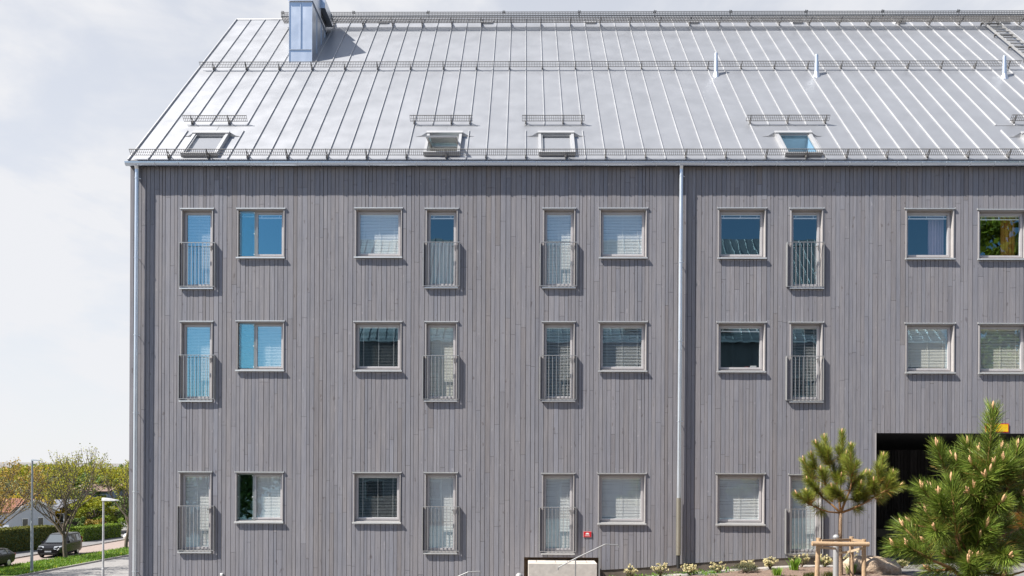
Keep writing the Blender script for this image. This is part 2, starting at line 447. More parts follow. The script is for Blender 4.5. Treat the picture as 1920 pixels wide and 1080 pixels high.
# ---------------- windows
BL = {  # blind state: full / open / raised / none (+ curtain)
 (1, 1): ('full', 63), (2, 1): ('raised', 0), (3, 1): ('full', 75), (4, 1): ('raised', 'curtain'), (5, 1): ('full', 73), (6, 1): ('full', 73),
 (7, 1): ('raised', 0), (8, 1): ('raised', 0), (9, 1): ('raised', 'curtain_pink'), (10, 1): ('raised', 'curtain_orange'),
 (1, 2): ('full', 63), (2, 2): ('full', 68), (3, 2): ('full', 12), (4, 2): ('cream', 72), (5, 2): ('full', 30), (6, 2): ('full', 34),
 (7, 2): ('raised', 0), (8, 2): ('full', 22), (9, 2): ('cream', 76), (10, 2): ('cream', 62),
 (1, 3): ('full', 71), (2, 3): ('full', 75), (3, 3): ('full', 6), (4, 3): ('full', 73), (5, 3): ('full', 69), (6, 3): ('full', 73), (7, 3): ('full', 71), (8, 3): ('full', 73)}

def framebox(m, x0, x1, z0, z1, y0, y1, w, t=(1, 1, 1)):
    m.box(x0, x0 + w, y0, y1, z0, z1, t); m.box(x1 - w, x1, y0, y1, z0, z1, t)
    m.box(x0 + w, x1 - w, y0, y1, z0, z0 + w, t); m.box(x0 + w, x1 - w, y0, y1, z1 - w, z1, t)
def blind(name, x0, x1, z0, z1, y, ang, mat, par):
    m = MB(); p = 0.040; d = 0.044; a = R(ang - 8 if ang > 55 else ang); z = z1 - 0.05
    m.box(x0, x1, y - 0.018, y + 0.018, z1 - 0.035, z1)
    while z > z0 + 0.03:
        dy, dz = math.cos(a) * d / 2, math.sin(a) * d / 2
        aj = random.uniform(-0.004, 0.004)
        m.quad((x0, y - dy, z - dz + aj), (x1, y - dy, z - dz - aj), (x1, y + dy, z + dz - aj), (x0, y + dy, z + dz + aj))
        z -= p
    m.box(x0, x1, y - 0.012, y + 0.012, z0 + 0.008, z0 + 0.026)
    for q in ((0.12, 0.5, 0.88) if x1 - x0 > 0.6 else (0.2, 0.8)):
        xx = x0 + (x1 - x0) * q; m.box(xx - 0.003, xx + 0.003, y - 0.03, y - 0.027, z0 + 0.02, z1 - 0.03)
    return m.build(name, mat, par)
def raised(x0, x1, z1, y, par):
    m = MB(); m.box(x0, x1, y - 0.018, y + 0.018, z1 - 0.035, z1)
    m.box(x0, x1, y - 0.016, y + 0.016, z1 - 0.115, z1 - 0.085)
    for q in ((0.08, 0.5, 0.92) if x1 - x0 > 0.8 else (0.15, 0.85)):
        xx = x0 + (x1 - x0) * q; m.box(xx - 0.008, xx + 0.008, y - 0.004, y + 0.004, z1 - 0.10, z1 - 0.02)
    return m.build('blind', MT['blind'], par)
def curtain(x0, x1, z0, z1, y, mat, par, fold=0.10):
    m = MB(); n = max(8, int((x1 - x0) / fold * 8)); pts = []
    for i in range(n + 1):
        u = i / n; xx = x0 + (x1 - x0) * u
        pts.append((xx, y + 0.035 * math.sin(u * n / 8 * 2 * math.pi + 0.7 * math.sin(u * 9))))
    for (xa, ya), (xb, yb) in zip(pts, pts[1:]):
        m.quad((xa, ya, z0), (xb, yb, z0), (xb, yb, z1), (xa, ya, z1))
    return m.build('curtain', mat, par, smooth=True)

def window(k):
    x0, x1, z0, z1 = OPEN[k]; c, r = k; door = c in DOORS
    zc0, zc1 = z0 + 0.045, z1 - 0.03
    m = MB(); tk = 0.024                                  # the lining: four boards, proud of the cladding
    m.box(x0, x0 + tk, -0.045, 0.20, zc0, zc1); m.box(x1 - tk, x1, -0.045, 0.20, zc0, zc1)
    m.box(x0 + tk, x1 - tk, -0.040, 0.20, zc1 - tk, zc1); m.box(x0 + tk, x1 - tk, -0.02, 0.20, zc0, zc0 + tk)
    wn = m.build('balcony_door' if door else 'window', MT['trim'], BLD)
    h = MB(); h.box(x0 - 0.03, x1 + 0.03, -0.062, 0.002, z1 - 0.028, z1 - 0.004)
    h.box(x0 - 0.03, x0 - 0.022, -0.064, 0.0, z1 - 0.003, z1 + 0.014); h.box(x1 + 0.022, x1 + 0.03, -0.064, 0.0, z1 - 0.003, z1 + 0.014)
    h.build('drip_cap', MT['flash'], wn)
    s = MB(); zt = z0 + 0.062
    s.add([(x0 - 0.025, -0.085, z0 + 0.003), (x1 + 0.02, -0.085, z0 + 0.003), (x1 + 0.02, -0.085, z0 + 0.040), (x0 - 0.025, -0.085, z0 + 0.040),
           (x0 - 0.025, -0.045, z0 + 0.003), (x1 + 0.02, -0.045, z0 + 0.003), (x1 + 0.02, -0.047, zt - 0.016), (x0 - 0.025, -0.047, zt - 0.016)],
          [(0, 1, 2, 3), (3, 2, 6, 7), (1, 5, 6, 2), (4, 0, 3, 7), (0, 4, 5, 1), (4, 7, 6, 5)])
    xa, xb = x0 + tk + .002, x1 - tk - .002
    s.add([(xa, -0.0465, zt - 0.014), (xb, -0.0465, zt - 0.014), (xb, 0.07, zt + 0.015), (xa, 0.07, zt + 0.015)], [(0, 1, 2, 3)])
    s.build('sill', MT['flash'], wn)
    # sashes
    xa, xb, za, zb = x0 + tk, x1 - tk, zt + 0.012, zc1 - tk
    f = MB(); panes = []
    y0, y1 = 0.075, 0.17
    fw = 0.035; sw = 0.052
    framebox(f, xa, xb, za, zb, y0 + 0.02, y1, fw)
    if c == 2:
        xmv = xa + 0.31 * (xb - xa) + 0.04
        f.box(xmv - 0.03, xmv + 0.03, y0 + 0.02, y1, za + fw, zb - fw)
        framebox(f, xmv + 0.03, xb - fw, za + fw, zb - fw, y0, y1 - 0.02, sw - 0.008)
        panes.append((xmv + 0.03 + sw - 0.010, xb - fw - sw + 0.010, za + fw + sw - 0.010, zb - fw - sw + 0.010))
        panes.append((xa + fw, xmv - 0.03, za + fw, zb - fw))
    else:
        framebox(f, xa + fw, xb - fw, za + fw, zb - fw, y0, y1 - 0.02, sw)
        panes.append((xa + fw + sw - 0.002, xb - fw - sw + 0.002, za + fw + sw - 0.002, zb - fw - sw + 0.002))
    f.build('frame', MT['frame'], wn)
    for i, (a, b, cc, d) in enumerate(panes):
        p = MB(); e = 0.0016 * random.uniform(-1, 1)
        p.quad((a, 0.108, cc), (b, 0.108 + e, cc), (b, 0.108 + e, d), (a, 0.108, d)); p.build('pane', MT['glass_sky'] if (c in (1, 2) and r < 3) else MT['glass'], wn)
        st = BL[k]; mat = MT['blind_cream'] if st[0] == 'cream' else MT['blind']
        if st[0] in ('full', 'cream') and not (c == 2 and i == 1 and r != 2): blind('blind', a - .01, b + .01, cc - .01, d + 0.01, 0.140, st[1], mat, wn)
        elif st[0] == 'raised': raised(a - 0.01, b + 0.01, d + 0.01, 0.140, wn)
    a, b, cc, d = panes[0]
    if c == 2:                                             # clear outer glass screen with six studs over the vent sash
        gs = MB(); gx0, gx1 = xa + 0.012, xmv + 0.008
        gs.box(gx0, gx1, 0.028, 0.034, za + 0.02, zb - 0.02); g = gs.build('vent_screen', MT['clear'], wn)
        for xx in (gx0 + 0.012, gx1 - 0.016):
            for zz in (za + 0.06, (za + zb) / 2, zb - 0.06):
                st_ = MB(); st_.tube([(xx, 0.016, zz), (xx, 0.075, zz)], 0.013, 8); st_.build('glass_stud', MT['white'], wn)
    if k == (4, 1): curtain(a - .02, b + .02, cc - 0.1, cc + 0.62 * (d - cc), 0.26, MT['curtain'], wn)
    if k == (1, 1): curtain(a - .02, b + .02, cc - 0.1, cc + 0.45 * (d - cc), 0.26, MT['curtain'], wn)
    if k == (9, 1): curtain(a + 0.62 * (b - a), b + .02, cc - 0.05, d + 0.1, 0.32, MT['curtain_pink'], wn, 0.07)
    if k == (10, 1): curtain(a + 0.64 * (b - a), b + .02, cc - 0.05, d + 0.1, 0.32, MT['curtain_orange'], wn, 0.09)
    if door:
        hd = MB(); hd.box(x1 - tk - 0.072, x1 - tk - 0.05, 0.05, 0.075, za + 1.0, za + 1.13); hd.box(x1 - tk - 0.12, x1 - tk - 0.055, 0.045, 0.06, za + 1.09, za + 1.105)
        hd.build('handle', MT['guard'], wn)
    if k == (7, 2):
        b1 = MB(); b1.box(b - 0.36, b - 0.26, 0.25, 0.32, cc - 0.05, cc + 0.04); b1.build('red_box', simple('red_box', (0.45, 0.10, 0.08)), wn)
        b2 = MB(); b2.box(b - 0.20, b - 0.04, 0.25, 0.33, cc - 0.05, cc + 0.07); b2.build('storage_box', MT['white'], wn)
    return wn
for k in TAB: window(k)

def railing(k):
    yt, yb, xl, xr = RAILS[k]; xm = (xl + xr) / 2
    x0, x1 = W(xl, (yt + yb) / 2, -0.09).x, W(xr, (yt + yb) / 2, -0.09).x; z1, z0 = W(xm, yt, -0.09).z, W(xm, yb, -0.09).z
    yo, yi = -0.098, -0.03
    m = MB()
    for xx in (x0, x1 - 0.008): m.box(xx, xx + 0.008, yo, yi, z0, z1)
    m.box(x0 + .008, x1 - .008, yo, yo + 0.03, z1 - 0.016, z1 - 0.002); m.box(x0 + .008, x1 - .008, yo, yo + 0.03, z0 + 0.002, z0 + 0.016)
    m.box(x0 - 0.02, x0, yi - 0.006, yi, z0 + 0.02, z1 - 0.02); m.box(x1, x1 + 0.02, yi - 0.006, yi, z0 + 0.02, z1 - 0.02)
    r_ = m.build('balcony_railing', MT['rail'], BLD)
    n = 8; bb = MB(); bb.box(-0.006, 0.006, -0.006, 0.006, z0 + 0.0165, z1 - 0.0165)
    first = None
    for i in range(1, n + 1):
        xx = x0 + 0.03 + (x1 - x0 - 0.06) * i / (n + 1)
        if first is None:
            first = bb.build('baluster', MT['rail'], None, origin=(0, 0, 0)); o = first
        else: o = first.copy(); COL.objects.link(o)
        o.parent = r_; o.location = Vector((xx, yo + 0.012, 0)) - wloc(r_)
for k in RAILS: railing(k)

# ---------------- roof
SKY = []   # skylights: top-left, top-right pixel and bottom y, measured on a plane 0.11 above the roof
def skx(pl_, pr_, yb):
    p = RF(*pl_, 0.11); q = RF(*pr_, 0.11)
    b = RF(pl_[0], yb, 0.11)
    s1 = (p - EAVE - RN * 0.11).dot(RU); s0 = (b - EAVE - RN * 0.11).dot(RU)
    return p.x, q.x, s0, s1
for a, b, yb in (((364, 248), (430, 248), 287), ((801.6, 247.8), (866.6, 247.8), 285.5), ((1009.4, 247.8), (1075.3, 247.8), 285.5), ((1453.3, 247.8), (1520.2, 247.8), 286.5), ((1915, 249), (1983, 249), 287)):
    SKY.append(skx(a, b, yb))
STOP = rs(960, 236)[1]
rf = MB()
holes = [(a + 0.04, b - 0.04, c + 0.04, d - 0.04) for a, b, c, d in SKY]
for a, b, c, d in sheet(XL - 0.02, XR + 0.1, -0.06, SL, holes):
    rf.add([RP(a, c), RP(b, c), RP(b, d), RP(a, d)], [(0, 1, 2, 3)])
rf.quad(RP(XL - 0.02, SL), RP(XR + .1, SL), (XR + .1, BY + .1, EAVE.z), (XL - .02, BY + .1, EAVE.z))
vt_ = MB(); vt_.obox(RP(XL - 0.028, -0.06, -0.12), (0.03, 0, 0), RU * (SL + 0.06), RN * 0.165)      # verge trim
rf.obox(RP(XR + 0.08, -0.06, -0.12), (0.03, 0, 0), RU * (SL + 0.06), RN * 0.135)
ROOF = rf.build('roof', MT['roof'], BLD)
vt_.build('verge_trim', MT['seam'], ROOF)
rc = MB(); rc.tube([(XL - 0.02, RIDGE.y, RIDGE.z - 0.01), (XR, RIDGE.y, RIDGE.z - 0.01)], 0.05, 8); rc.build('ridge_cap', MT['seam'], ROOF)
sx0 = rs(948.3, 298)[0]; SP_ = (rs(1890, 298)[0] - rs(948.3, 298)[0]) / 25.0
print('seam spacing', SP_)
seams = []; kx = sx0
while kx > XL + 0.15: kx -= SP_
kx += SP_
sm = MB()
chim = None
while kx < XR:
    ranges = [(0.0, SL - 0.03)]
    for a, b, c, d in SKY:
        if a - 0.42 < kx < b + 0.42:
            ranges = [(STOP, SL - 0.03)]
            if not (a - 0.06 < kx < b + 0.06): ranges.append((0.0, STOP - 0.35))
    for p, q in ranges:
        sm.obox(RP(kx - 0.0085, p, 0.0005), (0.017, 0, 0), RU * (q - p), RN * 0.034)
    seams.append(kx); kx += SP_
sm.build('standing_seam', MT['seam'], ROOF)
# flashing panels and saddle above each skylight
for i, (a, b, c, d) in enumerate(SKY):
    fl = MB()
    fl.obox(RP(a - 0.40, STOP - 0.012, 0.001), (b - a + 0.8, 0, 0), RU * 0.024, RN * 0.012)
    fl.obox(RP((a + b) / 2 - 0.003, d + 0.12, 0.001), (0.006, 0, 0), RU * (STOP - d - 0.14), RN * 0.006)
    for sgn, e in ((-1, a), (1, b)):                      # wedge shaped saddle
        o1, o2 = e, e + sgn * 0.34
        fl.add([RP(o1, d - 0.04, 0.0), RP(o1, d + 0.10, 0.0), RP(o1, d + 0.02, 0.11), RP(o2, d - 0.03, 0.002), RP((o1 + o2) / 2, d - 0.03, 0.028)],
               [(0, 2, 4), (0, 4, 3), (2, 1, 4), (1, 3, 4)])
    fl.build('skylight_flashing', MT['seam'], ROOF)
    s_ = MB(); hh = 0.115; fw = 0.075
    for (xa, xb, sa, sb) in ((a, a + fw, c, d), (b - fw, b, c, d), (a + fw, b - fw, c, c + 0.05), (a + fw, b - fw, d - 0.09, d)):
        s_.obox(RP(xa, sa, 0.001), (xb - xa, 0, 0), RU * (sb - sa), RN * hh)
    s_.obox(RP(a - 0.02, d - 0.10, hh), (b - a + 0.04, 0, 0), RU * 0.12, RN * 0.03)
    sk = s_.build('skylight', MT['skyframe'], BLD)
    ln = MB()
    for (xa, xb, sa, sb) in ((a + fw, a + fw + .01, c + .05, d - .09), (b - fw - .01, b - fw, c + .05, d - .09), (a + fw, b - fw, c + .05, c + .06), (a + fw, b - fw, d - .10, d - .09)):
        ln.obox(RP(xa, sa, -0.45), (xb - xa, 0, 0), RU * (sb - sa), RN * 0.5)
    ln.build('lining', MT['white'], sk)
    rb_ = MB(); rb_.obox(RP(a - 0.2, c - 0.3, -1.4), (b - a + 0.4, 0, 0), RU * (d - c + 0.6), RN * 0.02); rb_.build('attic_floor', MT['room'], sk)
    x0, x1, s0, s1 = a + fw, b - fw, c + 0.05, d - 0.09
    if i == 1:                                            # this one stands open: sash swung about its middle
        an = R(36); mid = (s0 + s1) / 2; hl = (s1 - s0) / 2
        ax = RU * math.cos(an) - RN * math.sin(an); nn = RN * math.cos(an) + RU * math.sin(an)
        cpt = RP(0, mid, 0.10)
        sh = MB()
        def sp(xx, u, h): return Vector((xx, 0, 0)) + cpt + ax * u + nn * h
        for (xa, xb, ua, ub) in ((x0, x0 + .05, -hl, hl), (x1 - .05, x1, -hl, hl), (x0 + .05, x1 - .05, -hl, -hl + .06), (x0 + .05, x1 - .05, hl - .06, hl)):
            sh.obox(sp(xa, ua, 0), (xb - xa, 0, 0), ax * (ub - ua), nn * 0.05)
        so = sh.build('sash', MT['sashgrey'], sk)
        g = MB(); g.quad(sp(x0 + .05, -hl + .06, .03), sp(x1 - .05, -hl + .06, .03), sp(x1 - .05, hl - .06, .03), sp(x0 + .05, hl - .06, .03)); g.build('pane', MT['glass'], sk)
    else:
        sh = MB()
        for (xa, xb, ua, ub) in ((x0 + .002, x0 + .035, s0 + .002, s1 - .002), (x1 - .035, x1 - .002, s0 + .002, s1 - .002), (x0 + .035, x1 - .035, s0 + .002, s0 + .045), (x0 + .035, x1 - .035, s1 - .045, s1 - .002)):
            sh.obox(RP(xa, ua, 0.03), (xb - xa, 0, 0), RU * (ub - ua), RN * 0.06)
        sh.build('sash', MT['sashgrey'], sk)
        g = MB(); g.quad(RP(x0 + .03, s0 + .04, .06), RP(x1 - .03, s0 + .04, .06), RP(x1 - .03, s1 - .04, .06), RP(x0 + .03, s1 - .04, .06)); g.build('pane', MT['glass_blue'] if i == 3 else MT['skyglass'], sk)
        if i in (0, 2):
            bl = MB(); q = s0 + 0.04
            bl.obox(RP(x0 + .03, s0 + .04, 0.015), (x1 - x0 - .06, 0, 0), RU * (s1 - s0 - .08), RN * 0.006); bl.build('blind', MT['blind_grey'], sk)

# snow guards
BRK = None
def bracket_at(parent, p, scale=1.0):
    global BRK
    if BRK is None:
        m = MB(); o = Vector((0, 0, 0)); w = Vector((0.010, 0, 0))
        def q(s, h): return o + RU * s + RN * h
        for (a, b, wd) in ((q(-0.07, 0.03), q(0.0, 0.26), 0.045), (q(0.10, 0.03), q(0.0, 0.20), 0.022), (q(-0.09, 0.045), q(0.12, 0.045), 0.04)):
            m.bar(a, b, 0.012, wd, up=RN)
        m.obox(q(-0.06, 0.02) - Vector((0.02, 0, 0)), (0.04, 0, 0), RU * 0.14, RN * 0.035)
        BRK = m.build('bracket', MT['guard'], parent, origin=(0, 0, 0)); BRK.location = Vector(p) - wloc(parent); return BRK
    o = BRK.copy(); COL.objects.link(o); o.parent = parent; o.location = Vector(p) - wloc(parent); return o
def guard(x0, x1, s, xs, name='snow_guard', h0=0.085, h1=0.245, pitch=0.052):
    m = MB()
    for h, t in ((h0, 0.014), ((h0 + h1) / 2, 0.008), (h1, 0.018)):
        m.obox(RP(x0, s - 0.006, h - t / 2), (x1 - x0, 0, 0), RU * 0.012, RN * t)
    x = x0
    while x <= x1:
        m.obox(RP(x, s - 0.004, h0 + 0.006), (0.010, 0, 0), RU * 0.008, RN * (h1 - h0 - 0.012)); x += pitch
    m.obox(RP(x0, s + 0.0065, h1 - 0.01), (x1 - x0, 0, 0), RU * 0.02, RN * 0.004)
    g = m.build(name, MT['guard'], BLD)
    for xx in xs: bracket_at(g, RP(xx, s))
S_LOW = rs(960, 296.5)[1]; S_MID = rs(960, 130.5)[1]; S_SH = rs(960, 232.5)[1]
near = lambda px, py: min(seams, key=lambda q: abs(q - rs(px, py)[0]))
guard(rs(247, 297)[0], XR, S_LOW, [q for q in seams[1::2]])
guard(rs(378, 130)[0], rs(1911, 130)[0], S_MID, [q for q in seams[0::2] if q < rs(1905, 130)[0]])
for pa, pb in ((348, 467), (770, 887), (979, 1095), (1397, 1552), (1890, 2010)):
    xa, xb = rs(pa, 231)[0], rs(pb, 231)[0]
    inn = [q for q in seams if xa + 0.05 < q < xb - 0.05]
    guard(xa, xb, S_SH, [inn[0]] + inn[1:-1][1::2] + [inn[-1]])

# ridge walkway of steel grating
dF = 29.05 - 0.0; yF = CAM.y + dF
zp = W(960, 30, yF).z; yB = yF + 0.41
wx0 = W(527, 35, yF).x
wk = MB(); x = wx0
for yy in (yF, yF + 0.10, yF + 0.20, yF + 0.31, yB): wk.box(wx0, XR, yy - 0.006, yy + 0.006, zp - 0.012, zp + 0.012)
while x < XR:
    wk.box(x, x + 0.018, yF, yB, zp - 0.020, zp + 0.008); x += 0.056
for zz in (zp + 0.008, zp + 0.07, zp + 0.13): wk.box(wx0, XR, yF - 0.012, yF - 0.004, zz, zz + 0.022)
x = wx0
while x < XR: wk.box(x, x + 0.026, yF - 0.010, yF - 0.006, zp + 0.01, zp + 0.145); x += 0.056
WK = wk.build('ridge_walkway', MT['guard'], BLD)
first = None
for i, q in enumerate(seams[6::2]):
    s0 = rs(960, 51)[1]
    if first is None:
        m = MB(); o = Vector((q, 0, 0)); foot = RP(q, s0, 0.04)
        m.bar(foot, (q, yB - 0.02, zp - 0.02), 0.014, 0.05); m.bar(foot, (q, yF + 0.05, zp - 0.02), 0.014, 0.04)
        m.bar(RP(q, s0 + 0.35, 0.04), (q, yB - 0.02, zp - 0.02), 0.014, 0.04); m.bar(foot, RP(q, s0 + 0.35, 0.04), 0.02, 0.04, up=RN)
        first = m.build('bracket', MT['guard'], WK, origin=foot); q0 = q
    else:
        c = first.copy(); COL.objects.link(c); c.parent = WK; c.location = first.location + Vector((q - q0, 0, 0))
yW = RIDGE.y; zW = W(960, 22.5, yW).z
wr = MB(); wr.tube([(wx0 - 0.1, yW, zW), (XR, yW, zW)], 0.006, 6)
WR = wr.build('lightning_wire', MT['guard'], BLD)
cl = MB(); cl.tube([(0, 0, -0.26), (0, 0, 0.02)], 0.014, 6); cl.box(-0.055, 0.055, -0.03, 0.03, -0.03, 0.012); cl.box(-0.03, -0.012, -0.02, 0.02, 0.012, 0.055); cl.box(0.018, 0.05, -0.02, 0.02, 0.012, 0.04)
first = cl.build('wire_holder', MT['dark'], WR, origin=(0, 0, 0))
for i, px in enumerate((530, 663, 803, 944.5, 1086, 1228, 1369.7, 1512, 1655, 1797, 1940)):
    c = first if i == 0 else first.copy()
    if i: COL.objects.link(c); c.parent = WR
    c.location = Vector((W(px, 22, yW).x, yW, zW)) - wloc(WR)
for i, px in enumerate((718, 913, 1107, 1300, 1495, 1688, 1884)):
    x_, s_ = rs(px, 45)
    if i == 0:
        m = MB(); m.add([RP(-.18, 0, 0), RP(.18, 0, 0), RP(.18, 0, 0.07), RP(-.18, 0, 0.07), RP(-.26, .3, 0.002), RP(.26, .3, 0.002)], [(0, 1, 2, 3), (3, 2, 5, 4), (1, 5, 2), (0, 3, 4)])
        m.v = [(a + x_, b + RU.y * s_, c + RU.z * s_) for a, b, c in m.v]
        hd = m.build('ridge_vent', MT['seam'], BLD, origin=RP(x_, s_))
    else:
        c = hd.copy(); COL.objects.link(c); c.parent = BLD; c.location = RP(x_, s_) - wloc(BLD)

# chimney stack
pc = RF(563, 117); yc = pc.y; cx0, cx1 = W(542.5, 60, yc).x, W(585, 60, yc).x
ct = W(563, 3, yc).z; cdp = 2.05
ch = MB(); ch.box(cx0, cx1, yc, yc + cdp, pc.z - 2.2, ct)
CH = ch.build('chimney', MT['zinc'], BLD)
xm = (cx0 + cx1) / 2; zs = W(563, 93, yc).z
for bx_ in [(xm - 0.008, xm + 0.008, yc - 0.022, yc - 0.0005, zs + 0.005, ct - 0.03), (cx0 + .01, cx1 - .01, yc - 0.0215, yc - 0.0005, zs - 0.010, zs + 0.004)] + \
        [(xx, xx + 0.016, yc - 0.018, yc - 0.001, pc.z, ct - 0.03) for xx in (cx0 - 0.01, cx1 - 0.006)] + \
        [(cx1 + 0.0005, cx1 + 0.02, yc + cdp * f - 0.008, yc + cdp * f + 0.008, pc.z + cdp * f, ct - 0.03) for f in (0.3, 0.6, 0.85)]:
    cs = MB(); cs.box(*bx_); cs.build('folded_seam', MT['zinc'], CH)
cc = MB(); cc.box(cx0 - 0.04, cx1 + 0.04, yc - 0.05, yc + cdp + 0.04, ct, ct + 0.06)
cc.box(cx0 - 0.02, cx1 + 0.02, yc - 0.02, yc + 1.1, ct + 0.06, ct + 0.75)
cc.box(cx0 - 0.02, cx1 + 0.16, yc + 1.1, yc + cdp + 0.25, ct + 0.42, ct + 0.75)
cc.build('cap', MT['zinc'], CH)
lo = MB(); lo.box(cx0 + 0.02, cx1 - 0.02, yc + 1.12, yc + cdp - 0.02, ct + 0.06, ct + 0.42); lo.build('louvre_opening', MT['dark'], CH)

# vent pipes
for px, pt, pb in ((1342.5, 99, 140.5), (1531, 102, 141), (1883, 105, 144)):
    b = RF(px, pb); t = W(px - 0.6, pt, b.y).z
    m = MB(); m.tube([(b.x, b.y, b.z - 0.15), (b.x, b.y, b.z + (t - b.z) * 0.62), (b.x, b.y, b.z + (t - b.z) * 0.62 + .001), (b.x, b.y, t - 0.03), (b.x, b.y, t)], [0.068, 0.068, 0.056, 0.056, 0.04], 14)
    m.lathe((b.x, b.y, b.z), [(0.14, -0.14), (0.075, 0.08)], 14)
    m.build('vent_pipe', MT['zinc'], BLD, smooth=False)

# roof ladder
lx0, lx1 = rs(1838, 47)[0], rs(1863, 45)[0]; ls1 = rs(1850, 47)[1]
ld = MB()
for xx in (lx0, lx1): ld.obox(RP(xx - 0.012, 1.2, 0.10), (0.024, 0, 0), RU * (ls1 - 1.2), RN * 0.06)
s = 1.4
while s < ls1: ld.obox(RP(lx0, s, 0.115), (lx1 - lx0, 0, 0), RU * 0.03, RN * 0.03); s += 0.30
LD = ld.build('roof_ladder', MT['rail'], BLD)
s = ls1 - 0.15
while s > 1.3:
    m = MB()
    for xx in (lx0 - 0.06, lx1 + 0.02): m.obox(RP(xx, s, 0.02), (0.04, 0, 0), RU * 0.05, RN * 0.09)
    m.obox(RP(lx0 - 0.06, s, 0.06), (lx1 - lx0 + 0.12, 0, 0), RU * 0.04, RN * 0.03)
    m.build('bracket', MT['guard'], LD); s -= 1.2

# gutter, soffit and downpipes
gy, gz, gr = EAVE.y - 0.085, W(960, 303, EAVE.y - 0.15).z, 0.078
gt = MB(); n = 10; prof = []
for i in range(n + 1):
    a = math.pi + math.pi * i / n
    prof.append((gy + gr * math.cos(a), gz + gr * 1.15 * math.sin(a)))
for (ya, za), (yb, zb) in zip(prof, prof[1:]):
    gt.quad((XL - 0.06, ya, za), (XL - 0.06, yb, zb), (XR, yb, zb), (XR, ya, za))
gt.tube([(XL - 0.06, gy - gr, gz), (XR, gy - gr, gz)], 0.011, 6)
b0 = len(gt.v); gt.v += [(XL - 0.06, y, z) for y, z in prof]; gt.f.append(tuple(range(b0, b0 + n + 1))); gt.t.append((1, 1, 1))
GT = gt.build('gutter', MT['gutterm'], BLD, smooth=False)
first = None; gx = W(292, 303, gy).x; k = 0
while gx < XR:
    if first is None:
        m = MB()
        for (ya, za), (yb, zb) in zip(prof, prof[1:]):
            m.bar((0, (ya - gy) * 1.05, (za - gz) * 1.05), (0, (yb - gy) * 1.05, (zb - gz) * 1.05), 0.022, 0.005, up=Vector((1, 0, 0)))
        m.box(-0.011, 0.011, gr * 1.0, gr + 0.10, -0.006, 0.0)
        first = m.build('gutter_hook', MT['pipe'], GT, origin=(0, 0, 0)); o = first
    else: o = first.copy(); COL.objects.link(o); o.parent = GT
    o.location = Vector((gx, gy, gz)) - wloc(GT); gx += 0.635
so = MB(); so.box(XL - 0.01, XR, -0.125, -0.03, EAVE.z - 0.17, EAVE.z - 0.10); so.box(XL - 0.01, XR, -0.13, 0.05, EAVE.z - 0.098, EAVE.z - 0.02)
so.build('eaves_board', MT['dark'], BLD)
def downpipe(pts, rad, brk, name='downpipe', mat='pipe', low=None):
    m = MB(); m.tube(pts, rad, 16); d = m.build(name, MT[mat], BLD, smooth=False)
    for z in brk:
        f = MB(); xx = pts[-1][0] + (pts[-2][0] - pts[-1][0]) * (z - pts[-1][2]) / (pts[-2][2] - pts[-1][2]); yy = pts[-1][1]
        f.lathe((xx, yy, z), [(rad + 0.002, -0.014), (rad + 0.008, -0.012), (rad + 0.008, 0.012), (rad + 0.002, 0.014)], 16)
        f.tube([(xx + rad, yy, z - 0.008), (xx + rad + 0.04, yy + 0.02, z - 0.008)], 0.012, 8); f.tube([(xx, yy + rad, z), (xx, -0.02, z)], 0.008, 6)
        f.build('pipe_clip', MT[mat], d)
    if low:
        f = MB(); f.tube(low, rad + 0.012, 16); f.build('lower_pipe', MT['brass'], d)
yp = -0.145
top = W(257, 312, yp); bot = W(251.8, 1085, yp)
downpipe([(top.x, gy, gz - 0.07), (top.x, yp, top.z - 0.08), (bot.x, yp, -4.5)], 0.055, [W(255, y, yp).z for y in (334, 483, 628, 774, 922, 1071)])
top = W(1277.3, 312, yp); bot = W(1272.5, 935, yp); b2 = W(1271.8, 1041, yp)
downpipe([(top.x, gy, gz - 0.07), (top.x, yp, top.z - 0.08), (bot.x, yp, bot.z)], 0.052, [W(1275, y, yp).z for y in (330, 492, 639, 790)], low=[(bot.x, yp, bot.z + 0.02), (b2.x, yp, b2.z)])
f = MB(); f.tube([(b2.x, yp, b2.z - 0.001), (b2.x, yp, b2.z - 0.35)], 0.045, 10); f.build('drain_spout', MT['dark'], BLD)

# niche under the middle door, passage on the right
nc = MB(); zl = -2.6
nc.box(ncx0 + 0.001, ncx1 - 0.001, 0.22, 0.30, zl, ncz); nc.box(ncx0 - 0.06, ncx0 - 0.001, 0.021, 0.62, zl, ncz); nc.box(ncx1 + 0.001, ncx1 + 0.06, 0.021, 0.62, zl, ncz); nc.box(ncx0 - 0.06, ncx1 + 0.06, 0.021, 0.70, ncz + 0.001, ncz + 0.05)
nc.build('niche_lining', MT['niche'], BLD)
pg = MB()
ZF = -0.05
bx0 = W(1640, 930, 11.8).x
xx = pox0 - 0.05; rr = random.Random(5)
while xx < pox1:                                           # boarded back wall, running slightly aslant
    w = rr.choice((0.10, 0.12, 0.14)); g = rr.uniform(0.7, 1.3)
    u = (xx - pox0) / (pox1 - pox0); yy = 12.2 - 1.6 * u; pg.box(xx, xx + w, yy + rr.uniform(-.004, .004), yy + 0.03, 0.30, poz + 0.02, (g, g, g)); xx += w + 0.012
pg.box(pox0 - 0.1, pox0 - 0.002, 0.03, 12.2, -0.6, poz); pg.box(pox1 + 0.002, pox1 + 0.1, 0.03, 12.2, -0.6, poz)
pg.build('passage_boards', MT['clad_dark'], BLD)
pc_ = MB(); pc_.box(pox0 - 0.1, pox1 + 0.1, 0.021, 12.4, poz + 0.002, poz + 0.1); pc_.box(pox0, pox1, 12.25, 12.35, -0.6, poz); pc_.build('passage_ceiling', MT['dark'], BLD)
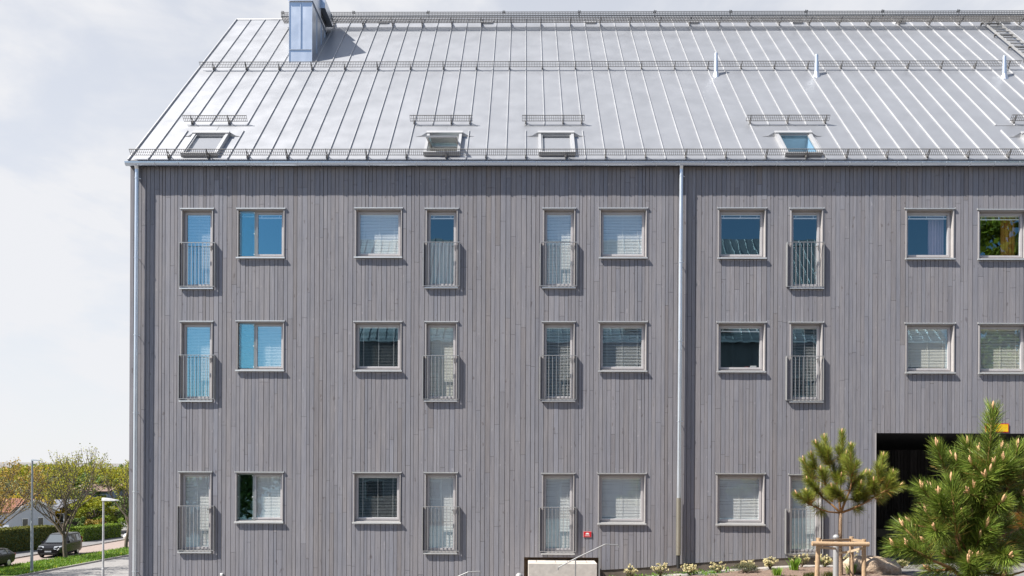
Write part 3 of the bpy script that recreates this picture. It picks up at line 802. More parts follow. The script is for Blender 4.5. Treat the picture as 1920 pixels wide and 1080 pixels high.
pk = MB(); pk.add([(pox0, 12.1, -0.6), (pox1, 10.5, -0.6), (pox1, 10.5, 0.29), (pox0, 12.1, 0.29), (pox0, 12.24, 0.29), (pox1, 10.64, 0.29)], [(0, 1, 2, 3), (3, 2, 5, 4)]); pk.build('passage_plinth', MT['concrete'], BLD)
cbp = MB(); cbp.box(pox0 - 0.002, pox0 + 0.03, YF - 0.01, 0.03, zbase(pox0 - 0.1), poz); cbp.build('jamb_board', MT['trim'], BLD)

# ------------------------------------------------------------------ ground
ZL = -4.6                                             # the street level on the left
def lerp(x, pts):
    if x <= pts[0][0]: return pts[0][1]
    for (a, p), (b, q) in zip(pts, pts[1:]):
        if x <= b: return p + (q - p) * (x - a) / (b - a)
    return pts[-1][1]
def sst(a, b, x):
    t = min(1, max(0, (x - a) / (b - a))); return t * t * (3 - 2 * t)
HX = [(-16, ZL), (-9, -3.4), (0, -1.3), (2.0, -0.85), (2.45, -0.62), (3.6, -0.36), (5.0, -0.2), (7.0, -0.08), (9, -0.05), (60, -0.05)]
HY = [(-22, ZL), (-9, -0.9), (2, -0.1), (8, 0.0), (60, 0.0)]
def hz(x, y):
    a = lerp(x, HX); b = lerp(x, HY)
    z = a + (b - a) * sst(-5.5, -13, y)
    if y > 1 and x < 8.5: z = min(z, -0.3 + (ZL + 0.3) * sst(9.5, -4, x))
    d = math.hypot(x, y - 20)
    if y > 40 or x < -60:                              # the land beyond climbs a little
        z += 14 * sst(120, 420, d)
    return z
gxs = np.concatenate([np.linspace(-700, -90, 18), np.linspace(-80, -15, 27)[:-1], np.linspace(-15, 15, 61), np.linspace(16, 60, 23), np.linspace(75, 700, 16)])
gys = np.concatenate([np.linspace(-500, -60, 12), np.linspace(-50, -16, 18)[:-1], np.linspace(-16, 16, 65), np.linspace(18, 120, 52), np.linspace(135, 800, 18)])
gv = np.array([(x, y, hz(x, y)) for y in gys for x in gxs])
nx_, ny_ = len(gxs), len(gys)
gf = np.array([(j * nx_ + i, j * nx_ + i + 1, (j + 1) * nx_ + i + 1, (j + 1) * nx_ + i) for j in range(ny_ - 1) for i in range(nx_ - 1)])
m, nt, b = M('ground_gravel')
n1 = noise(nt, 40, 4); n2 = noise(nt, 0.25, 3); n3 = noise(nt, 160, 2)
c1 = ramp(nt, n1.outputs['Fac'], [(0.3, (0.15, 0.143, 0.137)), (0.7, (0.225, 0.214, 0.205))])
c2 = ramp(nt, n2.outputs['Fac'], [(0.35, (0.85, 0.85, 0.85)), (0.65, (1.1, 1.1, 1.1))])
L(nt, mixc(nt, 'MULTIPLY', 1.0, c1.outputs['Color'], c2.outputs['Color']), b.inputs['Base Color']); b.inputs['Roughness'].default_value = 0.95
bump(nt, b, n3.outputs['Fac'], 0.5, 0.01); MT['gravel'] = m
props(npmesh('ground', gv, gf, np.ones((len(gf), 3)), MT['gravel'], smooth=True), 'pale gravel ground around the block', None, None, 'structure')

# planting bed in front of the wall, with a strip of kerb slabs along the plinth
kx_ = [(2.62, -0.425), (3.6, -0.345), (4.6, -0.27), (5.7, -0.16), (6.9, -0.08), (7.6, -0.05), (9.45, -0.045)]
BED = [(2.62, -0.45), (3.6, -0.36), (4.6, -0.28), (5.7, -0.17), (6.9, -0.09), (7.6, -0.06), (9.4, -0.05)]
rb2 = random.Random(11)
bm_ = MB(); NXB, NYB = 120, 60
def bedz(x, y):
    return lerp(x, BED) + 0.06 * sst(-0.3, -1.0, y) * min(1, (9.4 - x)) + 0.018 * math.sin(x * 5.1 + y * 3) * math.sin(y * 6.3 + x)
vv = []
for j in range(NYB + 1):
    for i in range(NXB + 1):
        x = 2.62 + 6.78 * i / NXB; y = -0.27 - 4.75 * j / NYB
        z = bedz(x, y) + rb2.gauss(0, 0.007)
        if i in (0, NXB) or j == NYB: z -= 0.5
        vv.append((x, y, z))
ff = [(j * (NXB + 1) + i, (j + 1) * (NXB + 1) + i, (j + 1) * (NXB + 1) + i + 1, j * (NXB + 1) + i + 1) for j in range(NYB) for i in range(NXB)]
bm_.add(vv, ff); bm_.build('planting_bed_soil', MT['soil'], None, smooth=True)['kind'] = 'structure'
kb = MB()
for (a, za), (b_, zb) in zip(kx_, kx_[1:]):
    n = max(1, round((b_ - a) / 0.5))
    for i in range(n):
        xa, xb = a + (b_ - a) * i / n + 0.004, a + (b_ - a) * (i + 1) / n - 0.004
        z0, z1 = za + (zb - za) * i / n, za + (zb - za) * (i + 1) / n
        kb.add([(xa, -0.28, z0 - .3), (xb, -0.28, z1 - .3), (xb, -0.012, z1 - .3), (xa, -0.012, z0 - .3), (xa, -0.28, z0 + .01), (xb, -0.28, z1 + .01), (xb, -0.012, z1 + .025), (xa, -0.012, z0 + .025)],
               [(4, 5, 6, 7), (0, 1, 5, 4), (1, 2, 6, 5), (3, 0, 4, 7)])
kb.build('kerb_strip', MT['kerb'], None)['kind'] = 'structure'

# loose green ground cover on the soil: stuff
MT['green'] = leaf_mat('weed_green', (0.13, 0.24, 0.035))
MT['moss'] = leaf_mat('low_tuft', (0.105, 0.115, 0.035))
cs_, szs, tn = [], [], []
r3 = np.random.default_rng(5)
for px, py, n in ((1150, 1076, 40), (1165, 1074, 50), (1200, 1079, 50), (1232, 1078, 60), (1250, 1076, 60), (1275, 1076, 70), (1290, 1074, 50), (1300, 1076, 60), (1327, 1077, 50), (1340, 1073, 40), (1377, 1066, 25), (1366, 1074, 30), (1310, 1073, 40)):
    p = G(px, py, bedz(5, -2) if px > 1300 else -0.3)
    x, y = p.x, max(p.y, -4.6)
    c = np.array([x, y, bedz(x, y)]) + r3.normal(size=(n, 3)) * (0.10, 0.16, 0.03) + (0, 0, 0.06); cs_.append(c); cs_.append(np.array([x, y, bedz(x, y)]) + r3.normal(size=(n, 3)) * (0.22, 0.25, 0.03) + (0, 0, 0.07))
c = np.concatenate(cs_); v, f = cards(c, r3.uniform(0.03, 0.075, len(c)), up=0.9, rng=r3)
props(npmesh('ground_cover', v, f, tints(len(f), 0.7, 1.4, 0.1, r3), MT['green']), 'sprinkling of small bright green weeds in the front of the soil bed', None, None, 'stuff')

def bladeclump(n, h, spread, lean, rng, wd=0.006):
    v = np.zeros((n, 6, 3)); a = rng.uniform(0, 2 * np.pi, n); r = np.abs(rng.normal(0, spread, n))
    base = np.stack([r * np.cos(a), r * np.sin(a), np.zeros(n)], 1)
    hh = h * rng.uniform(0.55, 1.0, n); az = a + rng.normal(0, 0.7, n); ln = lean * rng.uniform(0.2, 1, n)
    d = np.stack([np.cos(az), np.sin(az), np.zeros(n)], 1); s = np.stack([-np.sin(az + 1), np.cos(az + 1), np.zeros(n)], 1) * wd
    for k, (u, wk_) in enumerate(((0, 1), (0.55, 0.9), (1.0, 0.15))):
        p = base + d * (ln * hh * u * u)[:, None]; p[:, 2] = hh * u * (1 - 0.15 * u * ln)
        v[:, 2 * k] = p - s * wk_; v[:, 2 * k + 1] = p + s * wk_
    i = np.arange(n)[:, None] * 6
    f = np.concatenate([i + np.array([[0, 1, 3, 2]]), i + np.array([[2, 3, 5, 4]])], 0)
    return v.reshape(-1, 3), f
MT['grass_tuft'] = leaf_mat('tuft_green', (0.20, 0.34, 0.04), 0.4)
for i, (px, py, h, lab) in enumerate(((1457, 1073, 0.24, 'small bright green grass tuft in bare soil right of the dwarf conifer'), (1490, 1067, 0.36, 'tall bright green grass tuft under the yellow flowering bush by the balcony door'), (1597, 1076, 0.30, 'green grass tuft growing between the stakes of the pine'))):
    p = G(px, py, 0.0); x, y = p.x, p.y; z = bedz(x, y)
    v, f = bladeclump(170, h, 0.05, 0.45, r3); npmesh('grass_tuft', v, f, tints(len(f), 0.7, 1.3, 0.08, r3), MT['grass_tuft']).location = (x, y, z)
    o = bpy.data.objects['grass_tuft' if i == 0 else 'grass_tuft.%03d' % i]; props(o, lab, 'grass', 'grass tufts in the planting bed')
mosspx = [(1343, 1079), (1356, 1078), (1372, 1078), (1386, 1079), (1410, 1079), (1444, 1079.5), (1487, 1079), (1515, 1078), (1530, 1079), (1556, 1078.5)]
mp_ = None
for i, (px, py) in enumerate(mosspx):
    p = G(px, py + 1.5, 0.0); x, y = p.x, p.y; z = bedz(x, y)
    if mp_ is None:
        v, f = bladeclump(160, 0.15, 0.07, 0.5, r3, 0.006); mp_ = npmesh('low_tuft', v, f, tints(len(f), 0.5, 1.4, 0.25, r3), MT['moss']); o = mp_
    else: o = mp_.copy(); COL.objects.link(o); o.rotation_euler = (0, 0, i * 1.7); s = 0.8 + 0.06 * (i % 5); o.scale = (s, s, s)
    o.location = (x, y, z); props(o, 'low brownish green tuft in the front row of the soil bed', 'plant', 'low tufts along the front of the bed')

# ------------------------------------------------------------------ flowering shrubs
MT['shrub_leaf'] = leaf_mat('shrub_leaf', (0.13, 0.155, 0.045))
MT['blossom'] = leaf_mat('blossom_cream', (0.74, 0.66, 0.38), 0.25, 0.7)
MT['twig'] = simple('twig_bark', (0.16, 0.11, 0.07), 0.9)
SHR = [  # px, py(base), height m, width m, bloom heads, label
 (1170, 1075, .36, .16, 16, 'sparse upright cream flowering shrub nearest the handrail'),
 (1225, 1073, .36, .20, 16, 'cream flowering shrub with green shoots left of the downpipe'),
 (1273, 1067, .26, .20, 34, 'dense round cream flowering shrub at the foot of the downpipe'),
 (1328, 1066, .30, .19, 20, 'cream flowering shrub just right of the downpipe shadow'),
 (1384, 1062, .28, .17, 18, 'cream flowering shrub behind the dwarf conifer on its left'),
 (1427, 1060, .27, .19, 28, 'cream flowering shrub behind the dwarf conifer on its right'),
 (1483, 1058, .32, .23, 14, 'greenish flowering shrub below the left side of the low balcony railing'),
 (1530, 1060, .32, .21, 22, 'flowering shrub right behind the left pine stake'),
 (1582, 1060, .34, .23, 22, 'flowering shrub behind the pine trunk inside the stakes'),
 (1634, 1052, .20, .14, 10, 'small flowering shrub at the corner of the dark passage')]
def shrub(i, px, py, h, w, nb, lab):
    p = G(px, py, -0.05 if px > 1450 else -0.05 - (1450 - px) * 0.0012)
    x = p.x; y = min(p.y, -0.5); z = bedz(min(x, 9.39), y)
    if px > 1620: z = hz(x, y)
    rg = np.random.default_rng(100 + i)
    e = empty('flowering_shrub', (x, y, z), lab, 'shrub', 'cream flowering shrubs along the wall')
    st = MB(); tips = []
    for k in range(int(nb * 0.8) + 4):
        a = rg.uniform(0, 2 * math.pi); r = w * math.sqrt(rg.uniform(0.02, 1)); t = Vector((r * math.cos(a), r * math.sin(a), h * rg.uniform(0.5, 1.0) * (1 - 0.25 * (r / w) ** 2)))
        st.tube([(0, 0, 0), (t.x * .35, t.y * .35, t.z * .5), tuple(t)], [0.006, 0.004, 0.002], 5); tips.append(t)
    st.v = [(a + x, b + y, c + z) for a, b, c in st.v]
    st.build('stem', MT['twig'], e)
    nl = 130; cl_ = []
    for t in tips:
        for q in range(nl // len(tips) + 2): u = rg.uniform(0.35, 0.95); cl_.append((t.x * u ** 1.3 + rg.normal(0, .018), t.y * u ** 1.3 + rg.normal(0, .018), t.z * u + rg.normal(0, .015)))
    c = np.array(cl_) + (x, y, z); v, f = cards(c, rg.uniform(0.025, 0.05, len(c)), up=0.8, rng=rg); npmesh('foliage', v, f, tints(len(f), 0.6, 1.4, 0.12, rg), MT['shrub_leaf'], e, (x, y, z))
    cb_ = []
    for k in range(nb):
        t = tips[k % len(tips)]; q = np.array(t) + rg.normal(0, 0.012, 3)
        cb_.append(q + rg.normal(0, 0.014, (26, 3)))
    c = np.concatenate(cb_) + (x, y, z); v, f = cards(c, rg.uniform(0.016, 0.030, len(c)), up=0.4, aspect=0.9, rng=rg)
    npmesh('blossom', v, f, tints(len(f), 0.8, 1.15, 0.05, rg), MT['blossom'], e, (x, y, z))
for i, a in enumerate(SHR): shrub(i, a[0], a[1], a[2] * 1.22, a[3] * 1.12, int(a[4] * 1.25), a[5])

# dwarf conifer
MT['dwarf'] = leaf_mat('dwarf_needles', (0.10, 0.115, 0.065), 0.15)
p = G(1398, 1069, -0.06); x, y = p.x, p.y; z = bedz(x, y); rg = np.random.default_rng(42)
dw = empty('dwarf_conifer', (x, y, z), 'low spreading blue green dwarf conifer in the middle of the soil bed', 'conifer')
cl_ = []
for k in range(150):
    a = rg.uniform(0, 2 * math.pi); r = 0.30 * math.sqrt(rg.uniform(0, 1)); zz = 0.25 * math.sqrt(max(0, 1 - (r / 0.33) ** 2)) * rg.uniform(0.55, 1.0)
    d = np.array([math.cos(a), math.sin(a), 0.3]); cl_.append(np.array([r * math.cos(a), r * math.sin(a), zz]) + d * rg.uniform(-0.045, 0.045, (36, 1)) + rg.normal(0, 0.013, (36, 3)))
c = np.concatenate(cl_); v, f = cards(c + (x, y, z), rg.uniform(0.018, 0.032, len(c)), up=0.7, aspect=0.35, rng=rg)
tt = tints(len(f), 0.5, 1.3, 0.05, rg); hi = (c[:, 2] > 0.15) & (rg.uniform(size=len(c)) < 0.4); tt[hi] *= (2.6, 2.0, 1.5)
npmesh('foliage', v, f, tt, MT['dwarf'], dw, (x, y, z))
st = MB()
for k in range(9):
    a = k * 0.7; st.tube([(x, y, z), (x + .1 * math.cos(a), y + .1 * math.sin(a), z + .08), (x + .26 * math.cos(a), y + .26 * math.sin(a), z + .11)], [.012, .008, .003], 5)
st.build('branch', MT['twig'], dw)

# ------------------------------------------------------------------ boulder
MT['rock'] = None
m, nt, b = M('boulder_rock'); n1 = noise(nt, 3.2, 6); n2 = noise(nt, 26, 5)
c1 = ramp(nt, n1.outputs['Fac'], [(0.25, (0.27, 0.185, 0.12)), (0.5, (0.47, 0.355, 0.255)), (0.75, (0.53, 0.43, 0.335))]); c2 = ramp(nt, n2.outputs['Fac'], [(0.3, (0.75, 0.74, 0.72)), (0.7, (1.15, 1.15, 1.15))])
L(nt, mixc(nt, 'MULTIPLY', 1.0, c1.outputs['Color'], c2.outputs['Color']), b.inputs['Base Color']); b.inputs['Roughness'].default_value = 0.9; bump(nt, b, n2.outputs['Fac'], 0.7, 0.03)
import bmesh
from mathutils import noise as mnoise
def boulder(name, x, y, z, sx, sy, sz, seed, rot):
    bm = bmesh.new(); bmesh.ops.create_icosphere(bm, subdivisions=5, radius=1)
    planes = [Vector(q).normalized() for q in ((0, 0, 1), (.4, -.6, .65), (-.7, -.35, .45), (.85, -.1, .3), (-.25, -.95, .1), (.3, .8, .5), (-.6, .6, .6), (.55, -.8, -.2))]
    dist = (0.62, 0.72, 0.78, 0.86, 0.80, 0.8, 0.8, 0.75)
    for v in bm.verts:
        p = v.co.copy()
        for q, d in zip(planes, dist):
            e = p.dot(q) - d
            if e > 0: p -= q * e * 0.92
        nn = mnoise.noise(p * 1.3 + Vector((seed, 0, 0))) * 0.16 + mnoise.noise(p * 4 + Vector((0, seed, 0))) * 0.05 + mnoise.noise(p * 11) * 0.02
        p += v.co * nn; v.co = Vector((p.x * sx, p.y * sy, p.z * sz))
    me = bpy.data.meshes.new(name); bm.to_mesh(me); bm.free()
    me.polygons.foreach_set('use_smooth', [True] * len(me.polygons)); me.materials.append(m)
    o = bpy.data.objects.new(name, me); COL.objects.link(o); o.location = (x, y, z); o.rotation_euler = (0.0, R(5), rot); return o
pa, pb = W(1594, 1060, -1.9), W(1689, 1060, -1.9)
props(boulder('boulder', (pa.x + pb.x) / 2 - 0.02, -1.9, 0.10, 0.72, 0.55, 0.42, 3.3, 0.15), 'large flat topped tan boulder between the staked pine and the passage', 'boulder')

# ------------------------------------------------------------------ concrete block, handrails, bollard lamps, signs, wall lamp
yb_ = -0.80; bxa, bxb = W(990.5, 1066, yb_).x, W(1119.8, 1066, yb_).x; bz = W(1055, 1056.4, yb_).z
o = MB(); o.box(bxa, bxb, yb_, 0.205, -2.4, bz)
blk = o.build('concrete_block', MT['concrete'], None, bevel=0.012, origin=((bxa + bxb) / 2, -0.2, -2.4))
props(blk, 'pale concrete block in the niche below the middle balcony door', 'concrete block')
gr_ = MB()
for q in (0.12, 0.40, 0.58, 0.86): xx = bxa + (bxb - bxa) * q; gr_.box(xx, xx + 0.012, yb_ + 0.25, 0.19, bz + 0.001, bz + 0.004)
gr_.box(bxa + 0.15, bxb - 0.12, yb_ + 0.245, yb_ + 0.257, bz + 0.001, bz + 0.004)
gr_.build('joint', MT['plinth'], blk)
MT['railgrey'] = metal_sheet('handrail_steel', (0.30, 0.30, 0.30), 0.4, 0.5, 0.05)
def handrail(pts_px, yy, posts, lab):
    P = [W(px, py, yy) for px, py in pts_px]
    e = empty('handrail', (P[1].x, yy, hz(P[1].x, yy)), lab, 'handrail', 'steel handrails of the outdoor steps')
    m_ = MB()
    for a, b_ in zip(P, P[1:]): m_.tube([a, b_], 0.016, 10)
    m_.build('rail', MT['railgrey'], e)
    for px, py in posts:
        q = W(px, py, yy); k_ = MB(); k_.tube([(q.x, yy, hz(q.x, yy) - 0.2), (q.x, yy, q.z - 0.008)], 0.017, 10); k_.build('post', MT['railgrey'], e)
handrail([(1046, 1069), (1047, 1064), (1079, 1047), (1135, 1020.5), (1159, 1022), (1161, 1026.5)], -1.5, [(1079, 1048), (1124, 1026)], 'sloping steel handrail in front of the concrete block')
handrail([(845, 1088), (863, 1079), (878, 1072.5), (900, 1071.5), (903, 1075)], -1.5, [(870, 1076)], 'steel handrail end showing low below the lowest left middle balcony door')
MT['lampgrey'] = simple('lamp_grey', (0.36, 0.36, 0.36), 0.4, 0.2, 0.04)
def bollard(px, ptop, yy, rpx, lab):
    t = W(px, ptop, yy); r = rpx / F * (yy + 22); x = t.x; z0 = hz(x, yy)
    if 2.62 < x < 9.4 and yy > -5: z0 = bedz(x, yy)
    e = empty('bollard_lamp', (x, yy, z0), lab, 'bollard lamp', 'grey dome topped bollard lamps')
    k_ = MB(); k_.lathe((x, yy, z0), [(r * 0.92, -0.1), (r * 0.92, t.z - z0 - r * 2.4)], 24); k_.build('post', MT['lampgrey'], e, smooth=True)
    k_ = MB(); H = t.z - z0
    k_.lathe((x, yy, z0), [(r * 0.7, H - r * 2.4), (r * 0.7, H - r * 1.0)], 20); k_.build('light_band', MT['white'], e, smooth=True)
    k_ = MB(); k_.lathe((x, yy, z0), [(0.0, H - r * 1.1), (r * 1.02, H - r * 1.1)] + [(r * 1.02 * math.cos(a), H - r + r * math.sin(a)) for a in np.linspace(0, math.pi / 2, 8)], 24); k_.build('dome', MT['lampgrey'], e, smooth=True)
bollard(1567.5, 1002, -3.1, 5.6, 'grey bollard lamp standing inside the pine stakes by its trunk')
bollard(973.5, 1074, -3.0, 6.5, 'grey bollard lamp with only its dome showing left of the concrete block')
# red sign
MT['red'] = simple('sign_red', (0.55, 0.012, 0.02), 0.4); MT['yellow'] = simple('sign_yellow', (0.80, 0.50, 0.01), 0.4)
a, b_ = W(1093.8, 1007.3, -0.04), W(1109, 996.5, -0.04)
e = empty('fire_sign', ((a.x + b_.x) / 2, -0.04, a.z), 'small red sign with white dome symbol right of the middle balcony door', 'sign')
k_ = MB(); k_.box(a.x, b_.x, -0.045, -0.028, a.z, b_.z); k_.build('border', simple('sign_pink_edge', (0.62, 0.22, 0.22), 0.5), e)
k_ = MB(); k_.box(a.x + .011, b_.x - .011, -0.048, -0.0455, a.z + .011, b_.z - .011); k_.build('sign_panel', MT['red'], e)
k_ = MB(); cx_ = (a.x + b_.x) / 2 - 0.002; zb_ = a.z + 0.076; rr_ = 0.050
k_.add([(cx_ + rr_ * math.cos(t), -0.051, zb_ + rr_ * 0.92 * math.sin(t)) for t in np.linspace(0, math.pi, 16)] , [tuple(range(16))][::-1]); k_.build('dome_symbol', MT['white'], e)
k_ = MB(); xx = cx_ - 0.062; rr2 = random.Random(4)
for i in range(10):
    h = 0.017 if i in (0, 4) else 0.012; k_.box(xx, xx + 0.008, -0.0505, -0.0485, a.z + 0.036, a.z + 0.036 + h); xx += 0.0125
k_.box(cx_ - 0.062, cx_ + 0.06, -0.0504, -0.0486, a.z + 0.0345, a.z + 0.0365); k_.build('lettering', MT['white'], e)
# yellow sign over the passage
a, b_ = W(1848, 810.5, -0.05), W(1891.5, 794.3, -0.05)
e = empty('height_sign', ((a.x + b_.x) / 2, -0.05, a.z), 'yellow sign with red border above the passage behind the big pine', 'sign')
k_ = MB(); k_.box(a.x, b_.x, -0.05, -0.03, a.z, b_.z); k_.build('border', MT['red'], e)
k_ = MB(); k_.box(a.x + .018, b_.x - .018, -0.053, -0.0505, a.z + .018, b_.z - .018); k_.build('sign_panel', MT['yellow'], e)
# orange board in the passage
MT['orange'] = simple('orange_board', (0.62, 0.20, 0.012), 0.55, 0, 0.18, 9)
a, b_ = W(1880, 991, 1.2), W(2010, 960, 1.2)
e = empty('barrier', ((a.x + b_.x) / 2, 1.2, ZF), 'orange board barrier in the passage at the right edge behind the big pine', 'barrier')
n = 4
for i in range(n):
    k_ = MB(); z0 = a.z + (b_.z - a.z) * i / n; k_.box(a.x, b_.x, 1.18, 1.21, z0 + 0.008, z0 + (b_.z - a.z) / n - 0.004); k_.build('board', MT['orange'], e)
for q in (0.12, 0.88): k_ = MB(); xx = a.x + (b_.x - a.x) * q; k_.box(xx - .03, xx + .03, 1.211, 1.26, ZF, b_.z); k_.build('leg', MT['dark'], e)
# wall lamp near the lower left
t = W(415.5, 1074.5, -0.06); k_ = MB(); k_.box(t.x - 0.035, t.x + 0.035, -0.09, -0.028, t.z - 0.075, t.z - 0.005)
o = k_.build('wall_sensor', MT['white'], None, bevel=0.012, origin=(t.x, -0.03, t.z - .05)); props(o, 'small white box fixed on the boards below the lowest left balcony door', 'sensor')

# ------------------------------------------------------------------ pines
MT['bark'] = simple('pine_bark', (0.25, 0.165, 0.105), 0.9, 0, 0.4, 40, 0.6)
MT['bark_dark'] = simple('pine_bark_dark', (0.11, 0.075, 0.05), 0.9, 0, 0.4, 40, 0.6)
MT['shoot'] = simple('shoot_bark', (0.25, 0.13, 0.05), 0.85, 0, 0.45, 60, 0.6)
MT['bud'] = simple('pine_bud', (0.62, 0.36, 0.20), 0.7, 0, 0.2, 40)
MT['needle1'] = leaf_mat('needle_deep', (0.225, 0.262, 0.046), 0.15, 0.42)
MT['needle2'] = leaf_mat('needle_fresh', (0.165, 0.232, 0.042), 0.14, 0.40)
def needles(base, tip, ln, n, rng, wd, tuft=0.35, a0=26, a1=60):
    """n needles along a shoot; younger ones near the tip point forward"""
    base, tip = np.array(base), np.array(tip); ax = tip - base; Ls = np.linalg.norm(ax); ax /= Ls
    s1 = np.cross(ax, (0.3, 0.9, 0.2)); s1 /= np.linalg.norm(s1); s2 = np.cross(ax, s1)
    u = rng.uniform(0, 1, n) ** 0.85; ph = rng.uniform(0, 2 * np.pi, n)
    al = np.radians(a1 + (a0 - a1) * u ** 1.5 + rng.normal(0, 9, n)); l = ln * rng.uniform(0.72, 1.08, n) * (1 - 0.18 * u ** 4)
    rad = np.cos(ph)[:, None] * s1 + np.sin(ph)[:, None] * s2
    d = ax * np.cos(al)[:, None] + rad * np.sin(al)[:, None]
    p0 = base + ax * (u * Ls)[:, None] + rad * 0.006
    bend = np.array([0, 0, -1.0]) * 0.10 + ax * 0.14
    sd_ = np.cross(d, rng.normal(size=(n, 3))); sd_ /= np.linalg.norm(sd_, axis=1, keepdims=True); sd_ *= wd / 2
    v = np.zeros((n, 6, 3))
    for k, (q, wk_) in enumerate(((0, 0.8), (0.5, 1.0), (1.0, 0.25))):
        p = p0 + d * (l * q)[:, None] + bend * (l * q * q)[:, None]
        v[:, 2 * k] = p - sd_ * wk_; v[:, 2 * k + 1] = p + sd_ * wk_
    i = np.arange(n)[:, None] * 6
    f = np.stack([i + np.array([[0, 1, 3, 2]]), i + np.array([[2, 3, 5, 4]])], 1).reshape(-1, 4)
    g = rng.uniform(0.42, 1.5, n) * (0.72 + 0.42 * u); y_ = rng.uniform(0.85, 1.25, n)
    t = np.stack([g * y_, g, g * 0.9], 1)
    dead = (u < 0.20) & (rng.uniform(size=n) < 0.30); t[dead] = np.array((2.0, 0.9, 1.3)) * rng.uniform(0.6, 1.2, (dead.sum(), 1))
    return v.reshape(-1, 3), f, np.repeat(t, 2, 0)
def pine(name, root, label, trunk, branches, shoots, ln, per_m, wd, mat, budn, budsize, seed, side=1, bark=None):
    bark = bark or MT['bark']
    rng = np.random.default_rng(seed)
    e = empty(name, root, label, 'pine tree'); main = len(shoots); extra = []
    for bpt, tpt, dens in shoots:                          # side shoots low on each shoot
        d = Vector(tpt) - Vector(bpt); l = d.length
        for k in range(int(side) + (1 if rng.uniform() < side % 1 else 0)):
            j = Vector(rng.normal(0, 1, 3)); j = (j - d.normalized() * j.dot(d.normalized())).normalized()
            nd = (d.normalized() * 0.7 + j * rng.uniform(0.35, 0.65) + Vector((0, 0, .45))).normalized(); b2_ = Vector(bpt) + d * rng.uniform(-0.05, 0.25)
            extra.append((b2_, b2_ + nd * l * rng.uniform(0.42, 0.68), dens))
    shoots = list(shoots) + extra
    m_ = MB()
    for pts, rads in trunk: m_.tube(pts, rads, 12)
    m_.build('trunk', bark, e, smooth=True)
    m_ = MB()
    for pts, rads in branches: m_.tube(pts, rads, 8)
    for bpt, tpt, _ in shoots: m_.tube([bpt, (Vector(bpt) + Vector(tpt)) / 2, tpt], [wd * 3.6, wd * 3.0, wd * 2.2], 6)
    m_.build('branch', MT['shoot'], e, smooth=True)
    V, Fc, T = [], [], []; nb = 0
    for bpt, tpt, dens in shoots:
        Ls = (Vector(tpt) - Vector(bpt)).length; n = int(per_m * Ls * dens) + 40
        v, f, t = needles(bpt, tpt, ln * rng.uniform(0.9, 1.08), n, rng, wd); V.append(v); Fc.append(f + nb); T.append(t); nb += len(v)
    npmesh('needles', np.concatenate(V), np.concatenate(Fc), np.concatenate(T), mat, e, root)
    for i, (bpt, tpt, _) in enumerate(shoots[:main]):
        m_ = MB()
        ax = (Vector(tpt) - Vector(bpt)).normalized(); k = budn if i % 3 else budn + 2
        for q in range(k):
            jd = (ax * 0.6 + Vector((0, 0, 0.6)) + Vector(rng.normal(0, 0.17 if q else 0.02, 3))).normalized(); s = budsize * (1.0 if q == 0 else rng.uniform(0.5, 0.85)); p = Vector(tpt) + jd * 0.002
            m_.tube([p - jd * s * .1, p + jd * s * 0.25, p + jd * s * 0.7, p + jd * s], [s * 0.11, s * 0.15, s * 0.12, s * 0.02], 6)
        m_.build('bud', MT['bud'], e, smooth=True)
    return e
# --- the staked pine
D1 = 19.4
def z1(u, v, dd=0.0):                                     # pixel of the 3.726x crop -> point D1 + dd away
    return W(1480 + u / 3.726, 790 + v / 3.726, -22 + D1 + dd)
q = W(1575.5, 1066, -22 + D1); root1 = (q.x, q.y, bedz(q.x, q.y))
fork = z1(358, 640)
tr = [([(root1[0], root1[1], root1[2] - 0.15), root1, z1(357, 1000), z1(355, 840), z1(357, 700), fork], [0.085, 0.066, 0.054, 0.048, 0.046, 0.042])]
br = [([fork, z1(270, 632, -.1), z1(205, 608, -.2), z1(130, 577, -.3)], [.022, .018, .015, .011]),
      ([fork, z1(300, 585, .1), z1(235, 535, .25), z1(180, 450, .35)], [.026, .022, .018, .012]),
      ([fork, z1(350, 560), z1(345, 490, .15), z1(330, 430, .2), z1(285, 330, .2)], [.03, .026, .022, .018, .013]),
      ([fork, z1(388, 565, -.1), z1(425, 480, -.2), z1(433, 430, -.25)], [.032, .026, .020, .014]),
      ([fork, z1(440, 610, -.1), z1(520, 575, -.15), z1(600, 525, -.2), z1(665, 488, -.25)], [.03, .026, .02, .016, .011]),
      ([z1(400, 545, .0), z1(470, 540, .25), z1(560, 510, .4)], [.016, .012, .009]), ([z1(350, 560), z1(372, 330, .35)], [.018, .010]),
      ([z1(425, 480, -.2), z1(300, 500, -.5)], [.014, .009])]
